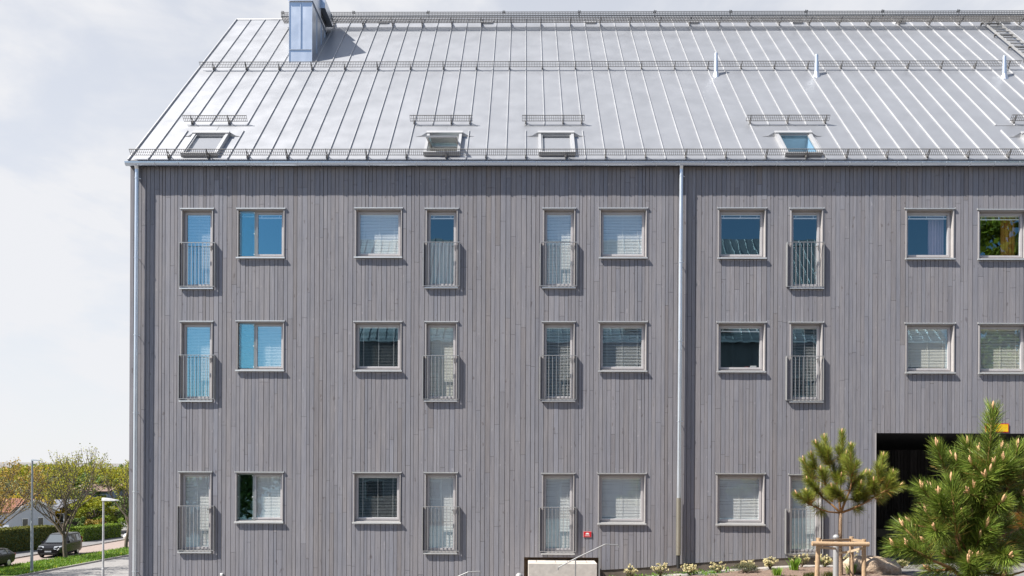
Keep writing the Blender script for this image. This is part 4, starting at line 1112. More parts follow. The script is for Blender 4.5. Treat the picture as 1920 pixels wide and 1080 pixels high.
sh = [(z1(160, 590, -.28), z1(55, 512, -.35), 1.2), (z1(180, 452, .35), z1(100, 275, .5), 1.1), (z1(285, 330, .2), z1(190, 160, .15), 1.2), (z1(280, 310, .2), z1(246, 118, .4), 1.1),
      (z1(190, 340, .4), z1(156, 240, .3), 1.2), (z1(433, 430, -.25), z1(430, 180, -.3), 1.3), (z1(372, 300, .35), z1(368, 85, .4), 1.2), (z1(622, 445, -.2), z1(656, 248, -.1), 1.2),
      (z1(680, 465, -.25), z1(720, 370, -.3), 1.3), (z1(665, 488, -.25), z1(770, 455, -.4), 1.2), (z1(255, 450, -.35), z1(222, 345, -.45), 1.3), (z1(365, 540, -.45), z1(302, 462, -.6), 1.4),
      (z1(445, 440, .3), z1(525, 365, .4), 1.2), (z1(560, 510, .4), z1(560, 370, .5), 1.1), (z1(235, 535, .25), z1(130, 415, .05), 1.2), (z1(160, 590, -.25), z1(120, 500, -.1), 1.0),
      (z1(600, 525, -.2), z1(590, 420, -.5), 1.2), (z1(520, 575, -.1), z1(540, 490, .2), 1.0), (z1(470, 560, .2), z1(500, 440, -.4), 1.1), (z1(340, 430, .2), z1(362, 385, -.2), 1.2), (z1(330, 440, .3), z1(395, 235, .1), 1.0),
      (z1(300, 560, .1), z1(270, 470, .45), 1.0), (z1(390, 560, -.1), z1(340, 500, -.5), 1.2), (z1(640, 500, -.2), z1(690, 465, .2), 1.0), (z1(420, 500, .3), z1(450, 400, .6), 1.0),
      (z1(205, 608, -.2), z1(230, 640, .1), .6), (z1(600, 540, .1), z1(640, 545, .3), .7), (z1(440, 610, .1), z1(480, 600, .3), .6)]
pine('staked_pine', root1, 'young pine tree with bare trunk tied between three wooden stakes', tr, br, sh, 0.22, 820, 0.0050, MT['needle1'], 1, 0.13, 21, 1.2)
# stakes and ties
MT['stake'] = simple('stake_wood', (0.40, 0.275, 0.165), 0.8, 0, 0.28, 9, 0.3, stretch=(12, 12, 2)); MT['strap'] = simple('strap_cloth', (0.47, 0.36, 0.24), 0.9)
e = empty('stake_frame', (root1[0], root1[1] - 0.5, root1[2]), 'pale round timber stakes and crossbar holding the young pine', 'tree support')
def sk_post(pxt, pyt, pxb, yy, r):
    t = W(pxt, pyt, yy); bb_ = W(pxb, 1085, yy); m_ = MB(); zg = bedz(min(9.3, bb_.x), yy) - 0.15; k = (zg - t.z) / (bb_.z - t.z)
    m_.tube([(t.x + (bb_.x - t.x) * k, yy, zg), (t.x + (bb_.x - t.x) * .4, yy + .004, t.z + (bb_.z - t.z) * .4), (t.x, yy, t.z)], [r * 1.04, r, r * 0.97], 14); m_.build('stake', MT['stake'], e, smooth=False); return t
YS = -22 + 18.0
sk_post(1535, 1008.5, 1531.5, YS, 0.048); sk_post(1620, 1011, 1620, YS, 0.046); sk_post(1596.5, 1006, 1597, YS + 1.0, 0.048)
m_ = MB(); a, b_ = W(1522.5, 1019, YS - 0.095), W(1629, 1020.5, YS - 0.095); m_.tube([a, a.lerp(b_, .5) + Vector((0, 0, -.004)), b_], [.050, .049, .051], 14); m_.build('crossbar', MT['stake'], e)
m_ = MB(); a, b_ = W(1540, 1014, YS + .5), W(1597, 1012, YS + 1.0); m_.bar(a, b_, .03, .055); m_.build('back_rail', MT['stake'], e)
m_ = MB(); a, b_ = W(1597, 1012, YS + 1.06), W(1621, 1015, YS + .1); m_.bar(a, b_, .03, .055); m_.build('back_rail', MT['stake'], e)
def strap(pts):
    m_ = MB(); P = [W(px, py, yy) for px, py, yy in pts]
    for a, b_ in zip(P, P[1:]): m_.bar(a, b_, 0.004, 0.055)
    m_.build('strap', MT['strap'], e)
strap([(1530, 1026, YS - .055), (1545, 1027, YS - .04), (1578, 1029.5, YS + 1.35)]); strap([(1623, 1027, YS - .055), (1612, 1029, YS - .04), (1588, 1035.5, YS + 1.35), (1573, 1036.5, YS + 1.32)])

# --- the big pine close to the camera
D2 = 9.6
def z2(u, v, dd=0.0): return W(1640 + u / 3.175, 740 + v / 3.175, -22 + D2 + dd)
q = W(1822, 1200, -22 + D2); root2 = (q.x, q.y, hz(q.x, q.y))
tk_ = [(Vector(root2) - Vector((0, 0, .2))), Vector(root2), z2(560, 1120), z2(585, 940, .05), z2(610, 760, .1), z2(650, 600, .1), z2(672, 480, .05)]
tr = [(tk_, [.07, .056, .040, .030, .022, .017, .012])]
br = [([z2(575, 1010), z2(510, 930, -.15), z2(485, 850, -.25)], [.022, .018, .013]), ([z2(560, 1120), z2(450, 1030, -.2), z2(350, 990, -.3), z2(230, 945, -.35)], [.026, .02, .015, .010]),
      ([z2(585, 940), z2(480, 850, .2), z2(400, 825, .25), z2(330, 800, .3)], [.02, .016, .012, .009]), ([z2(610, 760, .1), z2(520, 640, .25), z2(430, 480, .3)], [.02, .015, .010]),
      ([z2(640, 640, .1), z2(610, 520, .4), z2(585, 430, .45)], [.016, .012, .009]), ([z2(650, 600, .1), z2(720, 590, .0), z2(785, 580, -.05)], [.018, .014, .011]), ([z2(610, 760, .1), z2(720, 700, -.2), z2(755, 650, -.35)], [.016, .012, .009]),
      ([z2(585, 940), z2(700, 930, -.15), z2(800, 975, -.4)], [.018, .014, .01]), ([z2(585, 940), z2(740, 850, .2), z2(900, 780, .3)], [.02, .015, .01]), ([z2(555, 610, -.1), z2(620, 580, -.1), z2(670, 535, -.05), z2(680, 500, 0)], [.010, .010, .010, .009]),
      ([z2(560, 1120), z2(760, 1090, .1), z2(930, 1040, .1)], [.022, .016, .01])]
sh = [(z2(672, 470), z2(702, 95), 1.5), (z2(485, 845, -.25), z2(457, 520, -.3), 1.5), (z2(432, 480, .3), z2(372, 310, .25), 1.4), (z2(588, 430, .45), z2(556, 300, .45), 1.4),
      (z2(785, 580, -.05), z2(850, 320, -.1), 1.5), (z2(230, 945, -.35), z2(120, 905, -.4), 1.4), (z2(350, 990, -.3), z2(200, 905, -.45), 1.5), (z2(330, 800, .3), z2(215, 770, .3), 1.4), (z2(400, 825, .25), z2(310, 705, .3), 1.3),
      (z2(430, 830, .0), z2(360, 805, -.35), 1.3), (z2(560, 640, .2), z2(588, 480, .2), 1.2), (z2(680, 700, -.1), z2(757, 640, -.4), 1.4), (z2(460, 620, .3), z2(342, 560, .3), 1.3), (z2(520, 520, .5), z2(460, 385, .6), 1.2),
      (z2(720, 930, -.15), z2(800, 968, -.5), 1.4), (z2(760, 900, .1), z2(842, 870, .0), 1.3), (z2(640, 840, .1), z2(702, 775, -.1), 1.2), (z2(900, 780, .3), z2(960, 640, .3), 1.3), (z2(850, 700, .2), z2(900, 540, .3), 1.2),
      (z2(930, 1040, .1), z2(1020, 960, .1), 1.2), (z2(560, 1000, .1), z2(430, 960, -.05), 1.3), (z2(480, 1040, -.2), z2(330, 1050, -.2), 1.1), (z2(600, 900, .3), z2(500, 760, .6), 1.2), (z2(620, 760, .3), z2(620, 620, .6), 1.2),
      (z2(700, 860, .3), z2(780, 720, .6), 1.2), (z2(560, 1060, .2), z2(660, 960, .5), 1.2), (z2(660, 1060, .0), z2(760, 1080, -.3), 1.2), (z2(600, 1090, -.2), z2(560, 1000, -.5), 1.2), (z2(520, 960, .4), z2(400, 880, .6), 1.2),
      (z2(640, 560, .1), z2(700, 500, .4), 1.0), (z2(640, 620, -.1), z2(560, 590, -.3), 1.0), (z2(800, 620, .2), z2(880, 600, -.1), 1.1), (z2(430, 830, .3), z2(300, 880, .1), 1.2), (z2(820, 1010, .2), z2(880, 920, .4), 1.1), (z2(520, 880, .1), z2(560, 740, -.1), 1.0)]
for ub, vb, ut, vt, db, dt in ((560, 560, 490, 400, .3, .25), (640, 470, 625, 340, .25, .3), (720, 470, 755, 330, .2, .25), (745, 540, 765, 395, 0, -.2), (800, 540, 795, 350, .2, .3), (880, 500, 905, 330, .1, .1), (370, 660, 285, 560, .1, 0), (430, 750, 385, 600, -.1, -.25), (900, 900, 930, 760, -.1, -.3), (940, 620, 985, 470, .1, .1), (260, 880, 170, 790, .1, .2)):
    sh.append((z2(ub, vb, db), z2(ut, vt, dt), 1.2))
r7 = random.Random(19)
for u_, v_, d_ in ((655, 580, .1), (640, 640, .1), (622, 700, .1), (610, 760, .1), (600, 830, .08), (590, 900, .05), (580, 970, .03), (570, 1040, 0), (560, 1100, 0), (668, 500, .05)):
    for k in range(2): sh.append((z2(u_, v_, d_ - .02), z2(u_ + r7.uniform(-95, 95), v_ - r7.uniform(60, 130), d_ - r7.uniform(.18, .42)), 1.1))
pine('big_pine', root2, 'large bushy young pine close up at the lower right corner', tr, br, sh, 0.215, 760, 0.0048, MT['needle2'], 5, 0.115, 33, 0.25, MT['bark_dark'])

# ------------------------------------------------------------------ street on the left
MT['asph_grey'] = simple('asphalt_grey', (0.235, 0.225, 0.22), 0.95, 0, 0.16, 3, 0.3)
MT['asph_pink'] = simple('asphalt_pink', (0.27, 0.215, 0.19), 0.95, 0, 0.12, 3, 0.3)
MT['pave'] = simple('pavement_grey', (0.17, 0.165, 0.17), 0.95, 0, 0.12, 3)
MT['turf'] = simple('turf_base', (0.085, 0.13, 0.02), 1.0, 0, 0.3, 8)
MT['blade'] = leaf_mat('grass_blade', (0.15, 0.255, 0.028), 0.35)
def xline(p, q):
    a, b = G(*p, ZL), G(*q, ZL); k = (b.x - a.x) / (b.y - a.y)
    return lambda y: a.x + k * (y - a.y)
LK, LG, LF, LS = xline((50, 1079), (238, 1043)), xline((0, 1064), (240, 1027)), xline((21, 1049), (226, 1014)), xline((0, 1042), (227, 1009.5))
Y0, Y1 = 24.0, 150.0
def strip(name, la, lb, za, zb, mat, n=40, y0=Y0, y1=Y1):
    m_ = MB()
    for i in range(n):
        ya, yb2 = y0 + (y1 - y0) * i / n, y0 + (y1 - y0) * (i + 1) / n
        m_.quad((la(ya), ya, za), (lb(ya), ya, zb), (lb(yb2), yb2, zb), (la(yb2), yb2, za))
    o = m_.build(name, mat, None); o['kind'] = 'structure'; return o
strip('parking_road', lambda y: LK(y) + 0.15, lambda y: -13.0, ZL + .02, ZL + .02, MT['asph_grey'], y0=18)
strip('street', lambda y: LF(y) + 0.12, LG, ZL + .02, ZL + .024, MT['asph_pink'])
strip('grass_verge', LG, LK, ZL + .05, ZL + .12, MT['turf'])
strip('pavement', lambda y: LS(y) - 1, lambda y: LF(y) - 0.001, ZL + .13, ZL + .13, MT['pave'])
def kerbline(name, l, w, h):
    m_ = MB(); y = Y0
    while y < Y1:
        m_.add([(l(y), y, ZL), (l(y) + w, y, ZL), (l(y + .98) + w, y + .98, ZL), (l(y + .98), y + .98, ZL), (l(y), y, ZL + h), (l(y) + w, y, ZL + h), (l(y + .98) + w, y + .98, ZL + h), (l(y + .98), y + .98, ZL + h)],
               [(4, 5, 6, 7), (0, 1, 5, 4), (1, 2, 6, 5), (3, 0, 4, 7)]); y += 1.0
    m_.build(name, MT['kerb'], None)['kind'] = 'structure'
kerbline('kerb', lambda y: LK(y) + 0.005, 0.14, 0.14); kerbline('kerb', LF, 0.11, 0.125)
rg = np.random.default_rng(77)
NB = 16000; gy_ = rg.uniform(34, 110, NB) ; gy_ = 34 + (110 - 34) * rg.uniform(0, 1, NB) ** 1.6; u = rg.uniform(0.0, 1, NB)
gx_ = np.array([LG(y) for y in gy_]) * (1 - u) + np.array([LK(y) for y in gy_]) * u
v = np.zeros((NB, 3, 3)); a = rg.uniform(0, 6.28, NB); h = rg.uniform(0.07, 0.20, NB)
b0_ = np.stack([gx_, gy_, ZL + 0.05 + 0.07 * u], 1); sd2 = np.stack([np.cos(a), np.sin(a), np.zeros(NB)], 1) * 0.035
v[:, 0] = b0_ - sd2; v[:, 1] = b0_ + sd2; v[:, 2] = b0_ + np.stack([rg.normal(0, .05, NB), rg.normal(0, .05, NB), h], 1)
tt = tints(NB, 0.65, 1.45, 0.10, rg); fl = rg.uniform(size=NB) < 0.02; tt[fl] = (5, 2.6, 0.6)
props(npmesh('grass', v.reshape(-1, 3), np.arange(NB * 3).reshape(NB, 3), tt, MT['blade']), 'bright green roadside grass with dandelions', None, None, 'stuff')

# ------------------------------------------------------------------ trees with leaf clumps
def grow_tree(rng, H, trunk_h, spread, r0, levels=4, up=0.45):
    tubes, tips = [], []
    def seg(p, d, L_, r, lev):
        pts = [p]; n = 4; q = p.copy(); dd = d.copy()
        for i in range(n):
            dd = dd + rng.normal(0, 0.10, 3) + np.array((0, 0, 0.05 * lev)); dd /= np.linalg.norm(dd); q = q + dd * L_ / n; pts.append(q.copy())
        rr = [r * (1 - 0.45 * i / n) for i in range(n + 1)]
        tubes.append((pts, rr, 8 if lev < 1 else (6 if lev < 2 else 4)))
        if lev >= levels:
            tips.extend([pts[-1], pts[-2], (pts[2] + pts[3]) / 2]); return
        if lev >= levels - 1: tips.append(pts[-1])
        k = 3 if lev > 0 else 6
        for i in range(k):
            t = 0.35 + 0.65 * (i + rng.uniform(0, .8)) / k if lev > 0 else 0.55 + 0.45 * i / k
            j = min(n - 1, int(t * n)); b = pts[j] + (pts[j + 1] - pts[j]) * (t * n - j)
            az = rng.uniform(0, 2 * np.pi) if lev > 0 else i * 2.4 + rng.uniform(-.4, .4)
            o = np.array((math.cos(az), math.sin(az), up * rng.uniform(0.5, 1.6))); nd = dd * 0.55 + o * spread; nd /= np.linalg.norm(nd)
            seg(b, nd, L_ * rng.uniform(0.55, 0.78) if lev > 0 else H * rng.uniform(0.34, 0.46), r * 0.52, lev + 1)
        if lev > 0: seg(pts[-1], dd, L_ * 0.6, r * 0.5, lev + 1)
    p0 = np.zeros(3); seg(p0, np.array((0.02, 0, 1.0)), trunk_h * 1.5, r0, 0)
    return tubes, np.array(tips)
MT['tree_bark'] = simple('tree_bark', (0.125, 0.10, 0.075), 0.95, 0, 0.3, 14, 0.4)
MT['leaf_spring'] = leaf_mat('leaf_spring', (0.34, 0.33, 0.035), 0.4)
MT['leaf_bud'] = leaf_mat('leaf_rust', (0.34, 0.24, 0.05), 0.4)
def street_tree(root, H, seed, label, per=5, mat='leaf_spring', ls=(0.10, 0.24), th=2.3, up=0.6):
    rng = np.random.default_rng(seed)
    tubes, tips = grow_tree(rng, H, th, 0.85, 0.18, 4, up)
    s = H / tips[:, 2].max(); sxy = s * 0.95
    e = empty('street_tree', root, label, 'tree', 'half leafed trees along the grass verge')
    m_ = MB()
    for pts, rr, n in tubes:
        m_.tube([(root[0] + p[0] * sxy, root[1] + p[1] * sxy, root[2] + p[2] * s) for p in pts], [max(0.016, r) for r in rr], n, cap=False)
    m_.build('trunk', MT['tree_bark'], e, smooth=True)
    t = tips * (sxy, sxy, s); c = np.repeat(t, per, 0) + rng.normal(0, 0.16, (len(t) * per, 3)); keep = rng.uniform(size=len(c)) < 0.8; c = c[keep] + root
    v, f = cards(c, rng.uniform(ls[0], ls[1], len(c)), up=0.3, rng=rng); npmesh('crown', v, f, tints(len(f), 0.65, 1.35, 0.10, rng), MT[mat], e, root)
    return e
def GT_(px, py): q = G(px, py, ZL + 0.08); return (q.x, q.y, ZL + 0.08)
street_tree(GT_(123, 1046), 9.4, 5, 'half leafed street tree standing in front of the black van', 4, ls=(0.07, 0.17))
street_tree(GT_(236, 1026.5), 9.2, 12, 'half leafed street tree next to the building corner and white car', 5, ls=(0.09, 0.2))
street_tree(GT_(-38, 1076), 8.0, 9, 'rusty budding street tree leaning in from the left edge', 8, 'leaf_bud', (0.07, 0.17), 1.9, 0.05)

def clump_tree(name, rng, H, Rw, nclump, percl, size, mat, base=0.25):
    """crown of leaf clumps round a trunk with limbs, modelled at the origin"""
    e = empty(name, (0, 0, 0)); cl_, tn = [], []
    m_ = MB(); m_.tube([(0, 0, -.3), (0.1, 0, H * .3), (0, 0.1, H * .75)], [H * .028, H * .02, H * .007], 7)
    for k in range(nclump):
        d = rng.normal(size=3); d /= np.linalg.norm(d); r = rng.uniform(0.35, 1.0) ** 0.5
        c = np.array((d[0] * Rw * r, d[1] * Rw * r, H * (base + (1 - base) * (0.5 + 0.5 * d[2] * r)))); rad = Rw * rng.uniform(0.16, 0.30)
        q = rng.normal(size=(percl, 3)); q /= np.linalg.norm(q, axis=1, keepdims=True); q *= rad * rng.uniform(0.45, 1.05, (percl, 1)); q[:, 2] *= 0.75
        cl_.append(c + q); g = rng.uniform(0.72, 1.25); tn.append(np.repeat([[g * rng.uniform(.9, 1.15), g, g]], percl, 0) * rng.uniform(0.75, 1.25, (percl, 1)))
        if k % 3 == 0: m_.tube([(0, 0, H * rng.uniform(.2, .5)), tuple(c * .6 + np.array((0, 0, H * .14))), tuple(c)], [H * .011, H * .007, H * .002], 5, cap=False)
    m_.build('trunk', MT['tree_bark'], e, smooth=True)
    c = np.concatenate(cl_); v, f = cards(c, rng.uniform(size[0], size[1], len(c)), up=0.5, rng=rng)
    npmesh('crown', v, f, np.concatenate(tn), MT[mat], e); return e
MT['leaf_yel'] = leaf_mat('leaf_yellowgreen', (0.25, 0.27, 0.022), 0.35); MT['leaf_mid'] = leaf_mat('leaf_midgreen', (0.115, 0.165, 0.04), 0.3)
MT['leaf_grey'] = leaf_mat('leaf_willow', (0.19, 0.215, 0.085), 0.3); MT['leaf_dark'] = leaf_mat('leaf_dark', (0.06, 0.10, 0.03), 0.25); MT['leaf_gold'] = leaf_mat('leaf_gold', (0.46, 0.36, 0.015), 0.3)
rg = np.random.default_rng(8)
protos = {'yel': clump_tree('background_tree', rg, 10, 4.6, 70, 75, (0.28, 0.6), 'leaf_yel', 0.18), 'mid': clump_tree('background_tree', rg, 10, 4.6, 70, 75, (0.28, 0.6), 'leaf_mid', 0.18),
          'grey': clump_tree('background_tree', rg, 8, 4.8, 75, 80, (0.22, 0.5), 'leaf_grey', 0.12), 'gold': clump_tree('flowering_bush', rg, 5, 3.4, 40, 70, (0.2, 0.45), 'leaf_gold', 0.1)}
used = set()
def bg_tree(kind, px, ptop, d, wscale, label, group='leafy trees rising behind the houses'):
    q = W(px, ptop, -22 + d); zb_ = hz(q.x, q.y) if q.y < 100 else max(ZL, hz(q.x, q.y)); zb_ = min(zb_, q.z - 3)
    H0 = {'yel': 10, 'mid': 10, 'grey': 8, 'gold': 5}[kind]; s = (q.z - zb_) / (H0 * 1.06); p = protos[kind]
    o = p if kind not in used else copy_tree(p, (0, 0, 0)); used.add(kind)
    o.location = (q.x, q.y, zb_); o.scale = (wscale, wscale, s); o.rotation_euler = (0, 0, px * 0.37 + d)
    props(o, label, 'bush' if kind == 'gold' else 'tree', group)
for a in (('mid', 8, 884, 150, 1.0, 'green tree on the skyline at the far left edge'), ('mid', 33, 865, 158, 0.9, 'tall mid green tree topping the skyline left of the tall street lamp'), ('yel', 44, 870, 145, 1.35, 'broad bright yellow green tree just left of the tall street lamp'),
          ('mid', 14, 893, 128, 1.0, 'low dark green tree under the skyline near the left edge'), ('yel', 82, 868, 150, 1.3, 'yellow green tree on the skyline just right of the tall street lamp'), ('yel', 118, 868, 146, 1.25, 'yellow green tree on the skyline behind the street tree by the van'),
          ('mid', 150, 880, 134, 1.0, 'darker green tree below the skyline right of the street tree by the van'), ('yel', 155, 872, 155, 1.3, 'yellow green tree on the skyline above the brown roofed house'), ('yel', 186, 874, 147, 1.2, 'yellow green tree on the skyline above the short street lamp'),
          ('mid', 222, 869, 160, 1.0, 'tall green tree on the skyline beside the building corner'), ('yel', 226, 876, 138, 1.2, 'bright green tree against the building edge below the skyline'), ('mid', 196, 886, 128, 1.0, 'green tree behind the short street lamp head'),
          ('grey', 40, 884, 112, 1.25, 'rounded grey green tree behind the red roofed house'), ('grey', 96, 893, 118, 0.9, 'grey green tree behind the dark roofed house'), ('mid', 215, 925, 104, 0.62, 'green tree in front of the brown roofed house near the building'), ('yel', 178, 928, 100, 0.55, 'small yellow green tree behind the trimmed hedge')):
    bg_tree(*a)
for a in (('gold', 18, 927, 98, 1.0, 'golden flowering bush above the red roof ridge'), ('gold', 52, 929, 97, 0.8, 'golden flowering bush behind the white gable wall'), ('gold', 74, 929, 99, 0.8, 'golden flowering bush left of the dark roof')):
    bg_tree(*a, group='golden bushes behind the white house')
# further houses are hidden in the green; a dense wood closes the view far off
rg2 = np.random.default_rng(3)
NW = 9000; xx = rg2.uniform(-190, 60, NW); yy = rg2.uniform(165, 215, NW); zz = np.array([ZL + 0.0 for _ in xx]) + rg2.uniform(0, 1, NW) ** 0.6 * (8.6 + 1.2 * np.sin(xx * 0.21) + 0.9 * np.sin(xx * 0.5 + 1))
v, f = cards(np.stack([xx, yy, zz], 1), rg2.uniform(1.0, 2.2, NW), up=0.5, rng=rg2); props(npmesh('far_wood', v, f, tints(NW, 0.7, 1.3, 0.15, rg2), MT['leaf_mid']), 'distant wood closing the horizon', None, None, 'stuff')

# hedges
def hedge(px0, py0, px1, py1, h, depth, mat, label, seed):
    rng = np.random.default_rng(seed); a, b_ = G(px0, py0, ZL + .13), G(px1, py1, ZL + .13); d = (b_ - a); Ln = d.length; d.normalize(); nrm = Vector((-d.y, d.x, 0))
    if nrm.x > 0: nrm = -nrm
    e = empty('hedge', (a.x, a.y, ZL + .1), label, 'hedge')
    m_ = MB(); m_.obox(a + nrm * 0.12, d * Ln, nrm * (depth - .2), Vector((0, 0, h - 0.10))); m_.build('core', MT['leaf_dark'], e)
    n = int(Ln * 520 * (h + depth) / 3); t = rng.uniform(0, 1, n); w = rng.uniform(0, h + depth, n); c = np.zeros((n, 3))
    side = w < h
    off = np.where(side, rng.normal(0.06, 0.05, n), (w - h)); zz = np.where(side, w, h + rng.normal(-0.04, 0.05, n))
    c[:, 0] = a.x + d.x * t * Ln + nrm.x * off; c[:, 1] = a.y + d.y * t * Ln + nrm.y * off; c[:, 2] = ZL + .1 + zz
    ne = max(n // 6, 1500); te = rng.uniform(0, depth, ne); ze = rng.uniform(0, h, ne); ex = b_ + d * 0.02; ce = np.stack([ex.x + nrm.x * te + d.x * rng.normal(0, .04, ne), ex.y + nrm.y * te + d.y * rng.normal(0, .04, ne), ZL + .1 + ze], 1)
    te = rng.uniform(0, depth, ne); ze = rng.uniform(0, h, ne); cf = np.stack([a.x + nrm.x * te + d.x * rng.normal(-.02, .05, ne), a.y + nrm.y * te + d.y * rng.normal(-.02, .05, ne), ZL + .1 + ze], 1)
    c = np.concatenate([c, ce, cf]); v, f = cards(c, rng.uniform(0.07, 0.17, len(c)), up=0.5, rng=rng); npmesh('foliage', v, f, tints(len(f), 0.6, 1.35, 0.1, rng), MT[mat], e, (a.x, a.y, ZL + .1))
MT['hedge_olive'] = leaf_mat('hedge_olive', (0.15, 0.15, 0.025), 0.25); MT['hedge_green'] = leaf_mat('hedge_green', (0.17, 0.25, 0.02), 0.25)
hedge(-40, 1043, 106, 1027, 2.15, 2.0, 'hedge_olive', 'tall dark olive hedge in front of the white house', 1)
hedge(158, 1016, 227, 1007, 1.55, 1.6, 'hedge_green', 'neatly trimmed bright green hedge behind the street', 2)
rg = np.random.default_rng(15)
def bush(px, pbase, ptop, d, w, mat, label):
    q = W(px, ptop, -22 + d); e = clump_tree('garden_bush', rg, q.z - ZL, w, 22, 60, (0.12, 0.3), mat, 0.05); e.location = (q.x, q.y, ZL); props(e, label, 'bush')
bush(147, 1012, 966, 88, 1.1, 'leaf_mid', 'upright green garden bush between the two hedges')
bush(176, 990, 972, 97, 1.7, 'leaf_bud', 'reddish brown bush behind the trimmed hedge')
bush(207, 990, 966, 100, 2.4, 'hedge_green', 'rounded green bush behind the right part of the trimmed hedge')
bush(214, 1080, 1073, 29, 0.35, 'leaf_mid', 'small green bush top at the bottom edge by the building corner')

# ------------------------------------------------------------------ houses
MT['tile'] = simple('red_tile', (0.30, 0.14, 0.09), 0.85, 0, 0.35, 5, 0.5, stretch=(4, 4, 9)); MT['wallwhite'] = simple('white_render', (0.54, 0.56, 0.60), 0.9, 0, 0.05)
MT['roofdark'] = simple('dark_roof', (0.10, 0.10, 0.115), 0.6, 0, 0.15); MT['walldark'] = simple('dark_boards', (0.045, 0.036, 0.03), 0.9, 0, 0.2); MT['roofbrown'] = simple('brown_roof', (0.20, 0.135, 0.11), 0.85, 0, 0.2); MT['wallblue'] = simple('blue_boards', (0.16, 0.20, 0.26), 0.8, 0, 0.1)
MT['winglass'] = simple('dark_window', (0.03, 0.035, 0.04), 0.15, 0, 0.1)
def house(label, x0, x1, y0, y1, ze, zr, wall, roof, wins, chim=None, tiles=False, panels=None):
    e = empty('house', ((x0 + x1) / 2, (y0 + y1) / 2, ZL), label, 'house'); ym = (y0 + y1) / 2
    m_ = MB(); m_.add([(x0, y0, ZL), (x1, y0, ZL), (x1, y1, ZL), (x0, y1, ZL), (x0, y0, ze), (x1, y0, ze), (x1, y1, ze), (x0, y1, ze), (x0, ym, zr - .12), (x1, ym, zr - .12)],
                      [(0, 1, 5, 4), (1, 2, 6, 9, 5), (2, 3, 7, 6), (3, 0, 4, 8, 7)]); m_.build('wall', MT[wall], e)
    m_ = MB(); o = 0.35; sl = (zr - ze) / (ym - y0)
    for sgn, ya in ((-1, y0), (1, y1)):
        a = Vector((x0 - .3, ym, zr)); b_ = Vector((x0 - .3, ya + sgn * o, ze - sl * o)); nn = Vector((0, sgn * sl, 1)).normalized()
        m_.obox(b_, (x1 - x0 + .6, 0, 0), a - b_, nn * 0.12)
        if tiles:
            r_ = 0
            while r_ < 1: m_.obox(b_ + (a - b_) * r_ + nn * .121, (x1 - x0 + .6, 0, 0), (a - b_) * 0.02, nn * 0.03); r_ += 0.08
            k = 0.0
            while k < x1 - x0 + .6: m_.obox(b_ + Vector((k, 0, 0)) + nn * .1215, (0.09, 0, 0), a - b_, nn * 0.045); k += 0.24
    rf_ = m_.build('roof', MT[roof], e)
    m_ = MB()
    for sgn, ya in ((-1, y0), (1, y1)):
        a = Vector((x1 + .3, ym, zr)); b_ = Vector((x1 + .3, ya + sgn * o, ze - sl * o)); m_.bar(a, b_, 0.05, 0.24)
    m_.build('verge_board', MT['white'] if wall == 'wallwhite' else MT['walldark'], rf_)
    if chim: m_ = MB(); cx_, cy_ = chim; m_.box(cx_ - .3, cx_ + .3, cy_ - .3, cy_ + .3, ze, zr + 0.9); m_.build('chimney', MT['walldark'], rf_)
    if panels:
        pa_, pb_ = panels; a = Vector((0, ym, zr)); b_ = Vector((0, y0, ze)); nn = Vector((0, -sl, 1)).normalized()
        for i in range(3):
            w_ = (pb_ - pa_) / 3; m_ = MB(); m_.obox(b_ + (a - b_) * .12 + nn * .13 + Vector((pa_ + i * w_ + .03, 0, 0)), (w_ - .06, 0, 0), (a - b_) * .74, nn * .04); m_.build('solar_panel', simple('panel_grey', (0.17, 0.18, 0.21), 0.35), rf_)
    for side, u, z0, w_, h_ in wins:
        m_ = MB()
        if side == 'front': m_.box(u, u + w_, y0 - .04, y0 - .002, z0, z0 + h_)
        else: m_.box(x1 + .002, x1 + .04, u, u + w_, z0, z0 + h_)
        f_ = m_.build('window', MT['white'], e); m_ = MB()
        if side == 'front': m_.box(u + .1, u + w_ - .1, y0 - .05, y0 - .041, z0 + .1, z0 + h_ - .1)
        else: m_.box(x1 + .041, x1 + .05, u + .1, u + w_ - .1, z0 + .1, z0 + h_ - .1)
        m_.build('pane', MT['winglass'], f_)
def dz(px, py, d): return W(px, py, -22 + d)
q0, q1 = dz(20, 962, 84), dz(37, 937, 88.2)
house('white house with red tiled roof at the left edge', q0.x - 14, q0.x - 0.2, 62, 70.4, q0.z + .05, q1.z, 'wallwhite', 'tile', [('front', q0.x - 5, -3.4, 1.2, 1.3), ('side', 64.2, -3.4, 1.1, 1.3), ('side', 67.0, -3.4, 1.1, 1.3)], None, True)
q0, q1 = dz(84, 955, 99), dz(138, 938, 103.5)
house('dark boarded house with grey roof and panels behind the street tree', q0.x - 1.5, q1.x + .4, 77, 86, q0.z, q1.z, 'walldark', 'roofdark', [('front', q0.x + 1.0, -3.3, 1.4, 1.2)], (q0.x + 2.4, 82.5), False, (q1.x - 2.1, q1.x + .1))
q0, q1 = dz(128, 921, 124), dz(233, 909, 129)
house('far house with long brown roof near the building corner', q0.x, q1.x, 102, 112, q0.z, q1.z, 'wallblue', 'roofbrown', [('front', q0.x + 1.2, -1.6, 1.6, 1.3), ('front', q0.x + 4.4, -1.6, 1.6, 1.3)])

